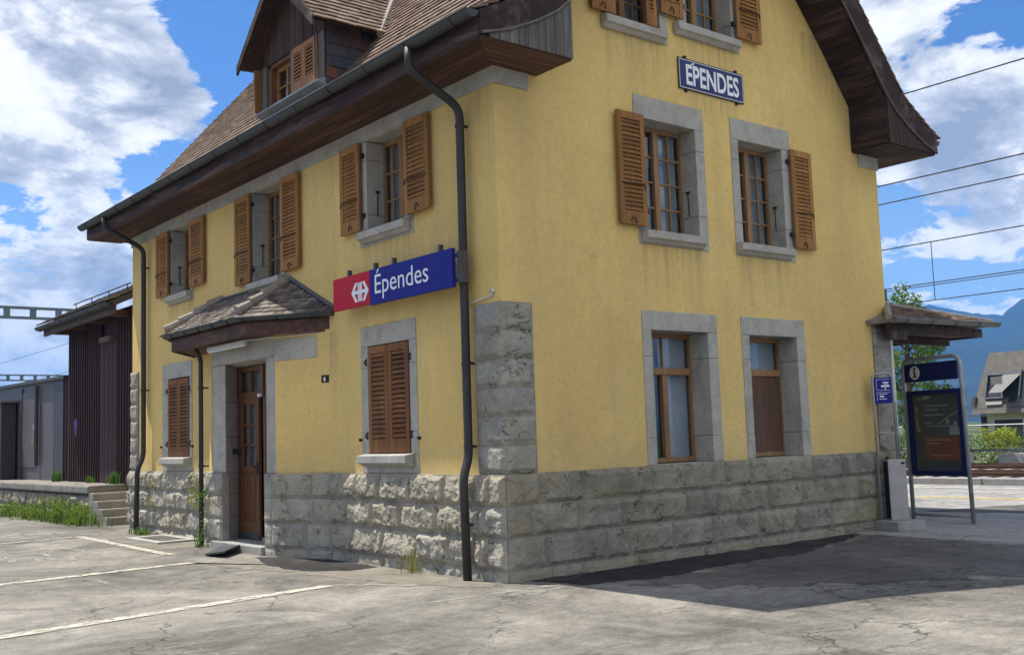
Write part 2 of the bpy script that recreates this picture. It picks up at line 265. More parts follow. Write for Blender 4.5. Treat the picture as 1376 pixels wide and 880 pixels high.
MAT = dict(
    plaster=M_plaster(),
    sunlit_rock=M_stone('sunlit_rough_stone', (.25, .235, .195), (.35, .33, .275), (.45, .425, .35), 1.0, .45, .6, .45),  # same stone as the gable base, sunlight on the street side put into its colour
    quoin=M_stone('quoin_stone', (.23, .22, .185), (.325, .31, .265), (.42, .40, .345), 1.0, .5, .5, .35),
    dock_top=M_stone('worn_dock_concrete', (.16, .15, .125), (.25, .235, .20), (.33, .31, .265), .8, .7, 0, .5),
    ashlar=M_stone('ashlar_stone', (.325, .31, .27), (.42, .40, .35), (.50, .475, .415), .4, .5, .0),
    rock=M_stone('rough_stone', (.20, .187, .145), (.28, .262, .207), (.37, .342, .27), .9, .5, .7, .65),  # darker copy of the base stone, toned for the shaded gable
    sill=M_stone('sill_stone', (.33, .32, .29), (.40, .39, .355), (.47, .455, .42), .3, .25),
    mortar=M_stone('mortar', (.22, .21, .185), (.29, .275, .24), (.36, .345, .30), .4, .4),
    concrete=M_stone('concrete', (.27, .265, .25), (.33, .32, .30), (.40, .39, .365), .4, .35),
    shutter=M_wood('orange_shutter_wood', (.215, .098, .030), (.33, .158, .050), (.42, .215, .075), 'z', 1, .72, (.13, .072, .040), .6, .3, .2),
    shutter_old=M_wood('faded_shutter_wood', (.15, .066, .028), (.23, .105, .045), (.32, .165, .083), 'z', 1, .8, (.085, .055, .045), .75, .3, .15),
    dormer_shutter=M_wood('light_shutter_wood', (.26, .11, .036), (.36, .165, .06), (.45, .23, .09), 'z', 1, .6, (.14, .08, .05), .3, .15),
    frame=M_wood('window_frame_wood', (.18, .092, .038), (.27, .15, .066), (.36, .21, .10), 'z', 1, .6, (.11, .065, .04), .45, .1),
    door=M_wood('door_wood', (.10, .042, .018), (.15, .064, .027), (.21, .095, .042), 'z', 1, .55, (.24, .15, .085), .45, .1),
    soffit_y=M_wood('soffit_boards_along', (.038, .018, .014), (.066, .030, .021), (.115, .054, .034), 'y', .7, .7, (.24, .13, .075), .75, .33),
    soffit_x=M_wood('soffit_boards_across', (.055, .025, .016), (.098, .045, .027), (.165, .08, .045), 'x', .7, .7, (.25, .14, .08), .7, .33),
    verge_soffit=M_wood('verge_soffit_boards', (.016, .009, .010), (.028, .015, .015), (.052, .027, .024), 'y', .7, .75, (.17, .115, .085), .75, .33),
    weathered=M_wood('weathered_boards', (.075, .066, .066), (.145, .13, .125), (.25, .235, .22), 'z', 1, .85, (.05, .036, .032), .6, .25),
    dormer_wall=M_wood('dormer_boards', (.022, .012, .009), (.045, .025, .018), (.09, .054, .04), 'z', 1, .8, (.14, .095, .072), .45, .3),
    shed_wall=M_wood('shed_boards', (.026, .010, .009), (.043, .017, .0145), (.072, .030, .023), 'z', 1, .75, (.075, .042, .03), .4, .3),
    shed_roofwood=M_wood('shed_fascia', (.05, .04, .034), (.075, .06, .052), (.11, .09, .075), 'y', 1, .8),
    lichen=M_stone('lichen_board', (.028, .018, .017), (.048, .031, .028), (.19, .165, .15), .5, .5),
    tiles=M_tiles('roof_tiles', [(.13, .088, .062), (.185, .128, .092), (.24, .17, .122), (.15, .10, .078), (.30, .225, .165)], .45),
    canopy_tiles=M_tiles('canopy_tiles', [(.08, .066, .058), (.13, .105, .09), (.19, .155, .13), (.25, .215, .18)], .6),
    slate=M_tiles('cheek_shingles', [(.045, .05, .062), (.065, .07, .085), (.085, .07, .068), (.17, .075, .05), (.06, .06, .07)], .05),
    mortar_light=M_stone('ridge_mortar', (.22, .19, .16), (.31, .275, .235), (.40, .365, .315), .5, .4),
    gutter=M_simple('gutter_metal', (.042, .048, .046), .6, .1, .25, 5),
    zinc=M_simple('zinc_flashing', (.19, .24, .27), .5, .5, .2, 5),
    pipe=M_simple('downpipe_paint', (.026, .0245, .023), .6, .0, .3, 4),
    iron=M_simple('wrought_iron', (.022, .018, .016), .6, .3, .3, 20),
    galv=M_simple('galvanised_steel', (.33, .34, .34), .5, .35, .2, 9),
    steel=M_simple('brushed_steel', (.38, .365, .335), .5, .35, .15, 5),
    darksteel=M_simple('dark_steel', (.10, .105, .11), .5, .6, .2, 6),
    gantry=M_simple('gantry_steel', (.12, .145, .165), .6, .3, .2, 3),
    red=M_simple('red_sign_face', (.47, .008, .022), .5, 0, .05, 3, .02, .2),
    blue=M_simple('blue_sign_face', (.012, .014, .21), .5, 0, .05, 3, .02, .2),
    enamel=M_simple('blue_enamel', (.016, .022, .115), .35, 0, .25, 6, .05, .3),
    white=M_simple('white_lettering', (.80, .80, .82), .45, 0, .04, 4, .02),
    offwhite=M_simple('aged_white', (.60, .60, .58), .55, 0, .12, 5, .05),
    navy=M_simple('navy_panel', (.010, .014, .085), .5, 0, .1, 3, .02, .2),
    poster=M_simple('poster_dark', (.055, .072, .092), .35, 0, .25, 2, .02),
    posterred=M_simple('poster_red', (.34, .055, .045), .4, 0, .1, 4, .02),
    postergrey=M_simple('poster_grey', (.42, .43, .44), .4, 0, .1, 5, .02),
    posterblue=M_simple('poster_blue', (.03, .055, .10), .4, 0, .1, 5, .02),
    wire=M_simple('wire_metal', (.03, .032, .036), .7, 0, .1, 4, .02, .2),
    awning_cloth=M_simple('awning_cloth', (.19, .185, .18), .9, 0, .08, 3, .05),
    oldzinc=M_simple('old_zinc', (.135, .14, .135), .6, .3, .25, 5),
    black=M_simple('black_void', (.012, .012, .013), .8, 0, .1, 4, .02),
    curtain=M_simple('grey_blind', (.46, .48, .50), .9, 0, .12, 2.5, .05),
    net=M_simple('net_curtain', (.34, .36, .38), .9, 0, .2, 9, .05),
    board=M_wood('boarded_panel', (.085, .045, .028), (.125, .066, .042), (.17, .098, .065), 'z', .6, .7, (.07, .045, .04), .4, 0),
    floor=M_simple('dim_floor', (.09, .085, .08), .8),
    glass=M_glass(),
    asphalt=M_asphalt('worn_asphalt', (.108, .101, .088), (.182, .17, .146), (.262, .245, .21)),
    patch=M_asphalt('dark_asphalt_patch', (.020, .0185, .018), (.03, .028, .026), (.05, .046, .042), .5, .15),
    patch2=M_asphalt('dull_asphalt_patch', (.080, .075, .067), (.108, .101, .09), (.145, .136, .122), .8, .2),
    paving=M_asphalt('pale_paving', (.22, .215, .205), (.275, .268, .252), (.33, .32, .30), .6, .2),
    rubber=M_simple('rubber_mat', (.035, .035, .036), .75, 0, .25, 12),
    linepaint=M_paint('line_paint', (.53, .50, .41), .41, .52),
    yellowline=M_paint('yellow_line_paint', (.62, .46, .12)),
    faint=M_paint('worn_paint', (.44, .42, .36), .47, .60),
    ballast=M_ground('ballast', [(.10, .085, .07), (.17, .145, .12), (.25, .22, .19)], 5),
    earth=M_ground('grassland', [(.05, .075, .025), (.08, .11, .035), (.13, .14, .06)], .6),
    dirt=M_ground('dirt', [(.125, .112, .09), (.185, .168, .138), (.25, .23, .19)], 3),
    rail=M_simple('rusty_rail', (.14, .075, .05), .6, .4, .3, 12),
    cladding=M_simple('grey_cladding', (.098, .083, .084), .55, .1, .08, .8, .05),
    cladding_dark=M_simple('dark_cladding', (.040, .033, .036), .5, .1, .1, .8, .05),
    brass=M_simple('brass', (.42, .28, .07), .4, .9, .1, 12),
    houseroof=M_ground('fibre_cement_roof', [(.115, .103, .09), (.15, .137, .12), (.195, .18, .16)], 3, .2),
    housewall=M_simple('cream_render', (.52, .46, .33), .9, 0, .06, 2, .1),
    darkglass=M_simple('dark_pane', (.03, .035, .045), .12, 0, .1, 2, 0),
    leaf=M_leaf('tree_leaves', (.07, .13, .022), (.12, .20, .035), (.20, .28, .06)),
    grass=M_leaf('weed_leaves', (.055, .12, .018), (.095, .19, .03), (.15, .25, .05)),
    weedleaf=M_leaf('weed_foliage', (.07, .13, .018), (.15, .24, .035), (.26, .33, .06)),
    straw=M_leaf('dry_stems', (.24, .20, .10), (.32, .27, .14), (.40, .34, .18)),
    moss=M_leaf('yellow_moss_leaves', (.20, .22, .04), (.28, .29, .055), (.36, .35, .09)),
    hedge=M_leaf('hedge_leaves', (.05, .10, .02), (.085, .15, .03), (.14, .21, .05)),
    limebush=M_leaf('lime_bush_leaves', (.22, .28, .03), (.33, .38, .05), (.42, .46, .08)),
    bark=M_simple('bark', (.09, .07, .05), .9, 0, .3, 10, .5),
    purple=M_simple('purple_spray', (.16, .035, .24), .7, 0, .2, 10, .05),
    forest=M_ground('mountain_forest', [(.010, .022, .018), (.018, .032, .024), (.034, .046, .036)], .006, .0),
)

# ------------------------------------------------------------------ mesh helpers
def FAC(s, o, z): return (-o, s, z)                # street side, s = y
def GAB(s, o, z): return (s, -o, z)                # gable, s = x
def PLAT(s, o, z): return (W + o, s, z)            # platform side
def IDT(x, y, z): return (x, y, z)
def line_T(p0, d, n):
    return lambda s, o, z: (p0[0] + d[0] * s + n[0] * o, p0[1] + d[1] * s + n[1] * o, z)

class MB:
    def __init__(self): self.v = []; self.f = []
    def add(self, vs, fs):
        b = len(self.v); self.v += [tuple(p) for p in vs]; self.f += [tuple(i + b for i in f) for f in fs]; return self
    def box(self, T, a0, a1, b0, b1, c0, c1):
        P = [T(a, b, c) for c in (c0, c1) for b in (b0, b1) for a in (a0, a1)]
        return self.add(P, [(0, 1, 3, 2), (4, 6, 7, 5), (0, 4, 5, 1), (2, 3, 7, 6), (0, 2, 6, 4), (1, 5, 7, 3)])
    def hexa(self, P):
        return self.add(P, [(0, 1, 2, 3), (4, 7, 6, 5), (0, 4, 5, 1), (1, 5, 6, 2), (2, 6, 7, 3), (3, 7, 4, 0)])
    def prism(self, poly, T, o0, o1):
        """poly of (s,z) extruded from o0 to o1"""
        n = len(poly)
        P = [T(s, o0, z) for s, z in poly] + [T(s, o1, z) for s, z in poly]
        return self.add(P, [tuple(range(n)), tuple(range(2 * n - 1, n - 1, -1))] + [(i, (i + 1) % n, n + (i + 1) % n, n + i) for i in range(n)])
    def slab(self, poly, z0, z1):
        n = len(poly)
        P = [(x, y, z0) for x, y in poly] + [(x, y, z1) for x, y in poly]
        return self.add(P, [tuple(range(n)), tuple(range(2 * n - 1, n - 1, -1))] + [(i, (i + 1) % n, n + (i + 1) % n, n + i) for i in range(n)])
    def tube(self, pts, r, n=10, cap=True):
        pts = [Vector(p) for p in pts]; rs = r if isinstance(r, (list, tuple)) else [r] * len(pts)
        rings = []; up = None
        for i, p in enumerate(pts):
            d = (pts[min(i + 1, len(pts) - 1)] - pts[max(i - 1, 0)]).normalized()
            if up is None: up = Vector((0, 0, 1)) if abs(d.z) < .9 else Vector((1, 0, 0))
            a = d.cross(up).normalized(); up = a.cross(d).normalized()
            rings.append([p + (a * math.cos(t) + up * math.sin(t)) * rs[i] for t in [2 * math.pi * k / n for k in range(n)]])
        fs = []
        for i in range(len(pts) - 1):
            for k in range(n): fs.append((i * n + k, i * n + (k + 1) % n, (i + 1) * n + (k + 1) % n, (i + 1) * n + k))
        if cap: fs += [tuple(range(n)), tuple((len(pts) - 1) * n + k for k in reversed(range(n)))]
        return self.add([q for rg in rings for q in rg], fs)

def build(name, mb, mat, parent=None, smooth=False, bevel=0, recalc=True):
    me = bpy.data.meshes.new(name)
    off = Vector(parent['_o']) if parent is not None and '_o' in parent else Vector((0, 0, 0))
    me.from_pydata([tuple(Vector(p) - off) for p in mb.v], [], mb.f)
    if recalc:
        bm = bmesh.new(); bm.from_mesh(me); bmesh.ops.recalc_face_normals(bm, faces=bm.faces); bm.to_mesh(me); bm.free()
    me.materials.append(MAT[mat] if isinstance(mat, str) else mat)
    if smooth:
        me.polygons.foreach_set('use_smooth', [True] * len(me.polygons))
    o = bpy.data.objects.new(name, me); COL.objects.link(o)
    if parent is not None: o.parent = parent
    if '_o' not in o: o['_o'] = tuple(off)
    if bevel:
        b = o.modifiers.new('bevel', 'BEVEL'); b.width = bevel; b.segments = 2; b.limit_method = 'ANGLE'; b.angle_limit = rad(40)
    return o
def thing(name, loc, label, cat, group=None):
    e = bpy.data.objects.new(name, None); COL.objects.link(e); e.location = loc; e['_o'] = tuple(loc)
    e.empty_display_size = .2
    e['label'] = label; e['category'] = cat
    if group: e['group'] = group
    return e
def tag(o, label, cat, group=None):
    o['label'] = label; o['category'] = cat
    if group: o['group'] = group
    return o
def kind(o, k='structure'): o['kind'] = k; return o

def wall_sheet(T, outer, holes, o=0.0):
    """planar n-gon with holes -> MB"""
    bm = bmesh.new()
    edges = []
    for loop in [outer] + holes:
        vs = [bm.verts.new(T(s, o, z)) for s, z in loop]
        for i in range(len(vs)): edges.append(bm.edges.new((vs[i], vs[(i + 1) % len(vs)])))
    bmesh.ops.triangle_fill(bm, use_beauty=True, edges=edges)
    bm.verts.ensure_lookup_table(); bm.verts.index_update()
    mb = MB(); mb.add([v.co[:] for v in bm.verts], [tuple(v.index for v in f.verts) for f in bm.faces]); bm.free()
    return mb
def rect(s0, s1, z0, z1): return [(s0, z0), (s1, z0), (s1, z1), (s0, z1)]

def text_mesh(body, size, T, s0, z0, o, xs=1.0, depth=.002, bold=0.0, mirror=1):
    """lettering laid on plane T, reading direction +s*mirror; s0 = left edge; size = cap height scale"""
    cu = bpy.data.curves.new('lettering', 'FONT'); cu.body = body; cu.size = size; cu.offset = bold; cu.resolution_u = 4
    ob = bpy.data.objects.new('lettering', cu); COL.objects.link(ob)
    dg = bpy.context.evaluated_depsgraph_get(); me = bpy.data.meshes.new_from_object(ob.evaluated_get(dg))
    mb = MB(); mb.add([T(s0 + mirror * v.co.x * xs, o, z0 + v.co.y) for v in me.vertices], [tuple(p.vertices) for p in me.polygons])
    w = max((v.co.x for v in me.vertices), default=0) * xs
    bpy.data.objects.remove(ob); bpy.data.curves.remove(cu); bpy.data.meshes.remove(me)
    return mb, w

# rock-faced masonry -------------------------------------------------
def rock_stone(mb, T, s0, s1, z0, z1, base, depth, seed, res=.024, flat=0.0, pillow=False):
    nx = max(4, int((s1 - s0) / res)); nz = max(4, int((z1 - z0) / res))
    off = Vector((seed * 7.31, seed * 3.17, seed * 1.93))
    tilt = (random.uniform(-.3, .3), random.uniform(-.3, .3))
    P = []
    for j in range(nz + 1):
        for i in range(nx + 1):
            s = s0 + (s1 - s0) * i / nx; z = z0 + (z1 - z0) * j / nz
            wob = .02 + .025 * noise.noise(Vector((s * 7, z * 7, seed)))
            e = min(s - s0, s1 - s, z - z0, z1 - z)
            p = min(1, max(0, (e - .004) / max(.018, .03 + wob))); p = p * p * (3 - 2 * p)
            q = Vector((s * 4.2, z * 4.2, 0)) + off
            a = noise.fractal(q * .8, .9, 2.1, 4)
            vd, vp = noise.voronoi(q * 1.35); rv = noise.cell_vector(vp[0] * 7.0); dl = q * 1.35 - vp[0]
            facet = (rv.x - .5) * .35 + (rv.y - .5) * dl.x * .8 + (rv.z - .5) * dl.y * .8
            f = noise.fractal(q * 4.3, .8, 2, 3)
            if pillow:
                zr = (z - z0) / (z1 - z0) + .22 * noise.noise(Vector((s * 5, seed, 0))) + .16 * noise.noise(Vector((s * 15, z * 11, seed)))
                top = .45 + .5 * noise.noise(Vector((seed * 1.7, .3, s * 1.2))); crest = .2 + .25 * abs(noise.noise(Vector((seed * 2.3, 1.1, 0))))
                pil = max(0, min(1, (1.04 - zr) / max(.15, top))) ** .8 * max(.15, min(1, (zr + .06) / crest))
                h = .08 + .62 * pil + .26 * a + .46 * facet + .10 * f
            else:
                h = .52 + .26 * a + .42 * facet + .05 * f + tilt[0] * ((s - s0) / (s1 - s0) - .5) + tilt[1] * ((z - z0) / (z1 - z0) - .5)
            h = max(.10, h)
            if flat: h = h * (1 - flat) + .5 * flat
            jit = 0 if e < 1e-6 else 1
            P.append(T(s + jit * .006 * noise.noise(q * 6), base + p * depth * h, z + jit * .006 * noise.noise(q * 6 + Vector((9, 9, 9)))))
    F = [(j * (nx + 1) + i, j * (nx + 1) + i + 1, (j + 1) * (nx + 1) + i + 1, (j + 1) * (nx + 1) + i) for j in range(nz) for i in range(nx)]
    mb.add(P, F)
SEED = [1]
def course(mb, T, s0, s1, z0, z1, base, depth, lens=(.45, .95), cuts=None, flat=0, gap=.004, res=.024, pillow=False):
    s = s0; xs = [s0]
    if cuts: xs += list(cuts)
    else:
        while s1 - s > lens[1] * 1.3:
            s += random.uniform(*lens); xs.append(s)
        if s1 - xs[-1] > lens[1]: xs.append((xs[-1] + s1) / 2)
    xs.append(s1)
    for a, b in zip(xs[:-1], xs[1:]):
        SEED[0] += 1
        rock_stone(mb, T, a + gap, b - gap, z0 + gap, z1 - gap, base, depth * random.uniform(.8, 1.15), SEED[0], res, flat, pillow)

# roof profile (x measured from the wall face inward, both sides alike)
PX = [-.713, -.376, .193, .452, 1.248, W / 2]; PZ = [5.93, 6.096, 6.42, 6.714, 7.649, 10.47]
def prof(x): return float(np.interp(x, PX, PZ))

# ================================================================== STATION BUILDING
B = thing('station_building', (W / 2, L / 2, G), 'yellow plastered station building with grey rough stone base, brown shutters and steep tiled roof', 'building')

# windows: (plane, opening s0,s1,z0,z1, outer s0,s1,top ...)
fac_up = [dict(s=(1.80, 2.66), z=(4.275, 5.462), out=(1.615, 2.86), bp=4.10, L=(2.74, 3.23), R=(1.18, 1.70), sz=(4.313, 5.452), rows=3),
          dict(s=(5.08, 6.00), z=(4.057, 5.462), out=(4.934, 6.145), bp=3.90, L=(5.99, 6.525), R=(4.42, 4.955), sz=(4.09, 5.452), rows=4),
          dict(s=(8.45, 9.33), z=(4.275, 5.462), out=(8.316, 9.46), bp=4.115, L=(9.32, 9.89), R=(7.76, 8.34), sz=(4.315, 5.452), rows=3)]
fac_lo = [dict(s=(1.77, 2.715), z=(1.47, 2.83), out=(1.62, 2.885), top=3.078), dict(s=(8.50, 9.46), z=(1.47, 2.84), out=(8.40, 9.73), top=3.10)]
gab_up = [dict(s=(2.28, 3.245), z=(4.05, 5.456), out=(2.146, 3.411), top=5.742, bp=3.889, L=(1.79, 2.245), R=None),
          dict(s=(4.10, 5.025), z=(4.05, 5.456), out=(3.951, 5.219), top=5.742, bp=3.889, L=None, R=(5.15, 5.61))]
gab_lo = [dict(s=(2.275, 3.29), z=(1.25, 2.853), out=(2.124, 3.474), top=3.085), dict(s=(4.105, 5.115), z=(1.25, 2.85), out=(3.954, 5.30), top=3.085)]
att = [dict(s=(1.86, 2.69), z=(6.61, 7.80), out=(1.69, 2.826), top=8.05, bp=6.472, sl=(1.66, 2.72)),
       dict(s=(3.18, 4.10), z=(6.80, 7.95), out=(3.0, 4.243), top=8.2, bp=6.655, sl=(2.94, 4.17))]

# ---- walls
holes = [rect(*w['s'], *w['z']) for w in fac_up] + [rect(*w['s'], *w['z']) for w in fac_lo] + [rect(5.60, 6.54, .30, 2.83)]
mb = wall_sheet(FAC, rect(0, L, -.2, 5.75), holes)
gout = [(0, -.2), (W, -.2), (W, 5.9), (W - .62, 6.42), (W - 1.25, 7.3), (W / 2, 10.1), (1.25, 7.3), (.62, 6.42), (0, 5.9)]
gh = [rect(*w['s'], *w['z']) for w in gab_up + gab_lo + att]
m2 = wall_sheet(GAB, gout, gh); mb.add(m2.v, m2.f)
m2 = wall_sheet(PLAT, rect(0, L, -.2, 5.75), []); mb.add(m2.v, m2.f)
m2 = wall_sheet(lambda s, o, z: (s, L + o, z), gout, []); mb.add(m2.v, m2.f)
build('wall', mb, 'plaster', B, recalc=False)
# interior floors keep daylight from crossing the storeys
for z in (.9, 3.4, 6.05): mb = MB(); mb.box(IDT, .45, W - .45, .45, L - .45, z, z + .12); build('floor', mb, 'floor', B)
mb = MB(); mb.box(IDT, .45, W - .45, 4.0, 4.12, 1.02, 6.0); build('partition', mb, 'floor', B)

# ---- entrance bay (canted sides)
b0, b1, b2, b3, bd = 3.644, 4.612, 6.74, 7.71, .353
ln = math.hypot(bd, b1 - b0); ca, sa = (b1 - b0) / ln, bd / ln
OBL = line_T((0, b0), (-sa, ca), (-ca, -sa)); OBL2 = line_T((-bd, b2), (sa, ca), (-ca, sa)); BF = lambda s, o, z: (-bd - o, s, z)
mb = MB()
mb.add([OBL(0, 0, 1.2), OBL(ln, 0, 1.2), OBL(ln, 0, 3.15), OBL(0, 0, 3.15)], [(0, 1, 2, 3)])
build('entrance_bay', mb, 'plaster', B, recalc=False); mb = MB()
mb.add([OBL2(0, 0, 1.2), OBL2(ln, 0, 1.2), OBL2(ln, 0, 3.15), OBL2(0, 0, 3.15)], [(0, 1, 2, 3)])
build('entrance_bay', mb, 'plaster', B, recalc=False)
mb = MB()   # smooth stone: jambs, lintel band, reveals
d0, d1 = 4.89, 6.28
mb.box(BF, b1 + .004, d0, -.02, .0, 1.25, 2.855)
mb.box(BF, d1, b2 - .004, -.02, .0, 1.252, 2.62)
mb.box(BF, d1, b2 - .004, -.02, .0, 2.624, 2.855)
mb.box(BF, b1, b2, -.02, .006, 2.86, 3.15)
mb.box(OBL, .26, ln - .006, -.03, .010, 2.782, 3.072)
build('door_surround', mb, 'ashlar', B, bevel=.006)
mb = MB()
zs = [.25, .60, .93, 1.25, 1.78, 2.30, 2.855]
for a, b in zip(zs[:-1], zs[1:]):
    mb.hexa([(-bd, d1, a + .003), (-.01, 6.55, a + .003), (-.01, 6.72, a + .003), (-bd + .012, b2 - .01, a + .003), (-bd, d1, b - .003), (-.01, 6.55, b - .003), (-.01, 6.72, b - .003), (-bd + .012, b2 - .01, b - .003)])
    mb.hexa([(-bd, d0, a + .003), (-.01, 4.98, a + .003), (-.01, 4.75, a + .003), (-bd + .02, b1 + .02, a + .003), (-bd, d0, b - .003), (-.01, 4.98, b - .003), (-.01, 4.75, b - .003), (-bd + .02, b1 + .02, b - .003)])
mb.hexa([(-bd, d0, 2.86), (-.01, 4.98, 2.83), (-.01, 6.55, 2.83), (-bd, d1, 2.86), (-bd, d0, 3.1), (-.01, 4.98, 3.1), (-.01, 6.55, 3.1), (-bd, d1, 3.1)])
build('door_reveal', mb, 'ashlar', B, bevel=.004)
mb = MB(); mb.slab([(-bd - .12, d0 - .04), (-bd - .12, d1 + .3), (.0, 6.6), (.3, 6.6), (.3, 4.9), (.0, 4.9)], G - .05, .255)
build('doorstep', mb, 'concrete', B, bevel=.012)

# ---- door: leaf, fixed side panel, transom light
D = MB(); dx = .0
def DT(s, o, z): return (dx - o, s, z)
for a, b, c, d in [(5.79, 5.885, .27, 2.36), (6.36, 6.47, .27, 2.36), (5.885, 6.36, 2.25, 2.36), (5.885, 6.36, 1.24, 1.34), (5.885, 6.36, .27, .52)]: D.box(DT, a, b, 0, .05, c, d)
D.box(DT, 5.885, 6.36, .008, .03, .52, 1.24)
for a, b in [(5.945, 6.10), (6.145, 6.30)]: D.box(DT, a, b, .028, .042, .60, 1.17)
D.box(DT, 6.10, 6.145, .005, .042, 1.34, 2.25)
for z in (1.63, 1.93): D.box(DT, 5.885, 6.36, .005, .042, z, z + .035)
door = build('door', D, 'door', B, bevel=.006)
g = MB(); g.box(DT, 5.88, 6.365, .015, .021, 1.33, 2.26); build('glass', g, 'glass', door)
c = MB(); c.box(DT, 5.88, 6.365, -.03, -.026, 1.33, 2.26); build('curtain', c, 'net', door)
h = MB(); h.box(DT, 5.80, 5.86, .05, .058, 1.20, 1.40); h.tube([DT(5.83, .06, 1.32), DT(5.83, .10, 1.32), DT(5.92, .10, 1.32)], .009, 8); build('handle', h, 'iron', door)
h = MB(); h.box(DT, 5.79, 6.47, .05, .058, .27, .36); build('kick_plate', h, 'darksteel', door)
T2 = MB()
for a, b, c_, d in [(5.62, 6.53, 2.36, 2.44), (5.62, 6.53, 2.745, 2.82), (5.62, 5.70, 2.44, 2.745), (6.44, 6.53, 2.44, 2.745), (6.05, 6.09, 2.44, 2.745)]: T2.box(DT, a, b, -.02, .055, c_, d)
for a, b in ((5.60, 5.655), (6.475, 6.53)): T2.box(DT, a, b, -.03, .04, .26, 2.36)
tr = build('transom_window', T2, 'door', B, bevel=.005)
g = MB(); g.box(DT, 5.70, 6.44, .01, .016, 2.44, 2.745); build('glass', g, 'glass', tr)
c = MB(); c.box(DT, 5.70, 6.44, -.06, -.055, 2.44, 2.745); build('curtain', c, 'net', tr)
mb = MB(); mb.box(DT, 5.00, 5.60, .0, .03, .26, 2.82); build('side_panel', mb, 'door', B, bevel=.004)
mb = MB(); mb.tube([DT(5.68, .055, 2.37), DT(5.68, .10, 2.37)], .028, 10); build('door_lamp', mb, 'white', B)
mb = MB(); mb.box(lambda a, b, c: (-.13 + a, 6.42 - b, c), -.05, .04, 0, .05, 1.52, 1.60); build('doorbell_box', mb, 'black', B, bevel=.006)
mb = MB(); mb.tube([(-.09, 6.40, 1.56), (-.09, 6.34, 1.56)], .022, 12); build('doorbell_button', mb, 'iron', B)

# ---- plinth : rock-faced courses on a mortar core
rows = [(-.10, .25), (.25, .585), (.585, .915), (.915, 1.25)]
mb = MB(); mfar = MB(); mnear = MB(); pb, pdp = .045, .075
gcuts = [[.55, 1.0, 1.85, 2.3, 3.2, 3.9, 4.7, 5.9, 6.7], [.48, 1.35, 1.72, 2.45, 3.15, 4.05, 4.85, 5.6, 6.5], [.30, .95, 1.62, 2.72, 3.25, 4.25, 5.0, 5.55, 6.3], [.42, 1.05, 2.13, 3.45, 3.93, 5.25, 5.95, 6.75]]
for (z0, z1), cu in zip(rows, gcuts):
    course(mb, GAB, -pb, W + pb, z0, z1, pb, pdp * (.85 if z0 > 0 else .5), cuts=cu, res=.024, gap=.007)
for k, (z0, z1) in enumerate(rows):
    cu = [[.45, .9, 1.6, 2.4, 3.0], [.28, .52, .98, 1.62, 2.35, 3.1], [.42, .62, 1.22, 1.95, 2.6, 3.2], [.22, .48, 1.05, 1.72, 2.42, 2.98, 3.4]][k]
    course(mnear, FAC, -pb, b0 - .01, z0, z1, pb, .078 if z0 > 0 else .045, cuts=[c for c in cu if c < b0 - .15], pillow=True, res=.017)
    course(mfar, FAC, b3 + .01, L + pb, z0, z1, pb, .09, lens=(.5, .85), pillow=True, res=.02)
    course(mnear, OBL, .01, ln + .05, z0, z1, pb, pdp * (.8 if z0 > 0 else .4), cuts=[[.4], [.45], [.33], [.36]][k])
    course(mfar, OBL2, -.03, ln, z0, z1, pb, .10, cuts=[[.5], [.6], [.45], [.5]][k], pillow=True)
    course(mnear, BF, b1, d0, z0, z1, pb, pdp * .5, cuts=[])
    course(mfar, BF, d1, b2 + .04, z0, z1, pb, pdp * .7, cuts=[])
build('plinth', mb, 'rock', B, smooth=False, recalc=False); build('plinth', mnear, 'sunlit_rock', B, recalc=False); build('plinth', mfar, 'sunlit_rock', B, recalc=False)
mb = MB()
mb.box(GAB, -.041, W + .041, -.02, .041, -.2, 1.246); mb.box(FAC, -.039, b0, -.02, .039, -.2, 1.245)
mb.box(OBL, .0, ln + .02, -.05, .041, -.2, 1.246); mb.box(BF, b1, d0, -.05, .040, -.2, 1.246); build('plinth_core', mb, 'mortar', B)
mb = MB(); mb.box(OBL2, -.02, ln, -.05, .041, -.2, 1.246); mb.box(BF, d1, b2, -.05, .040, -.2, 1.246); mb.box(FAC, b3, L + .041, -.02, .041, -.2, 1.246)
build('plinth_core', mb, 'mortar', B)
# ---- quoins
def quoin(corner):
    mb = MB(); core = MB(); n = 6; zz = np.linspace(1.252, 3.08, n + 1)
    for a, b in zip(zz[:-1], zz[1:]):
        SEED[0] += 1
        if corner == 'near':
            rock_stone(mb, FAC, -.022, .448, a + .010, b - .010, .022, .048, SEED[0], .016, .0); rock_stone(mb, GAB, -.022, .418, a + .010, b - .010, .022, .048, SEED[0] + .5, .016, .0)
        elif corner == 'far': rock_stone(mb, FAC, L - .36, L + .022, a + .004, b - .004, .022, .05, SEED[0], .022)
        else: rock_stone(mb, GAB, W - .42, W + .022, a + .004, b - .004, .022, .02, SEED[0], .022, .6)
    if corner == 'near': core.box(IDT, -.019, .415, -.019, .40, 1.25, 3.078); core.box(FAC, .0, .445, -.05, .018, 1.25, 3.077)
    elif corner == 'far': core.box(FAC, L - .357, L + .019, -.05, .019, 1.25, 3.078)
    else: core.box(GAB, W - .417, W + .019, -.05, .019, 1.25, 3.078)
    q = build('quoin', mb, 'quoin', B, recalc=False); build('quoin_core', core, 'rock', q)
for c_ in ('near', 'far', 'right'): quoin(c_)

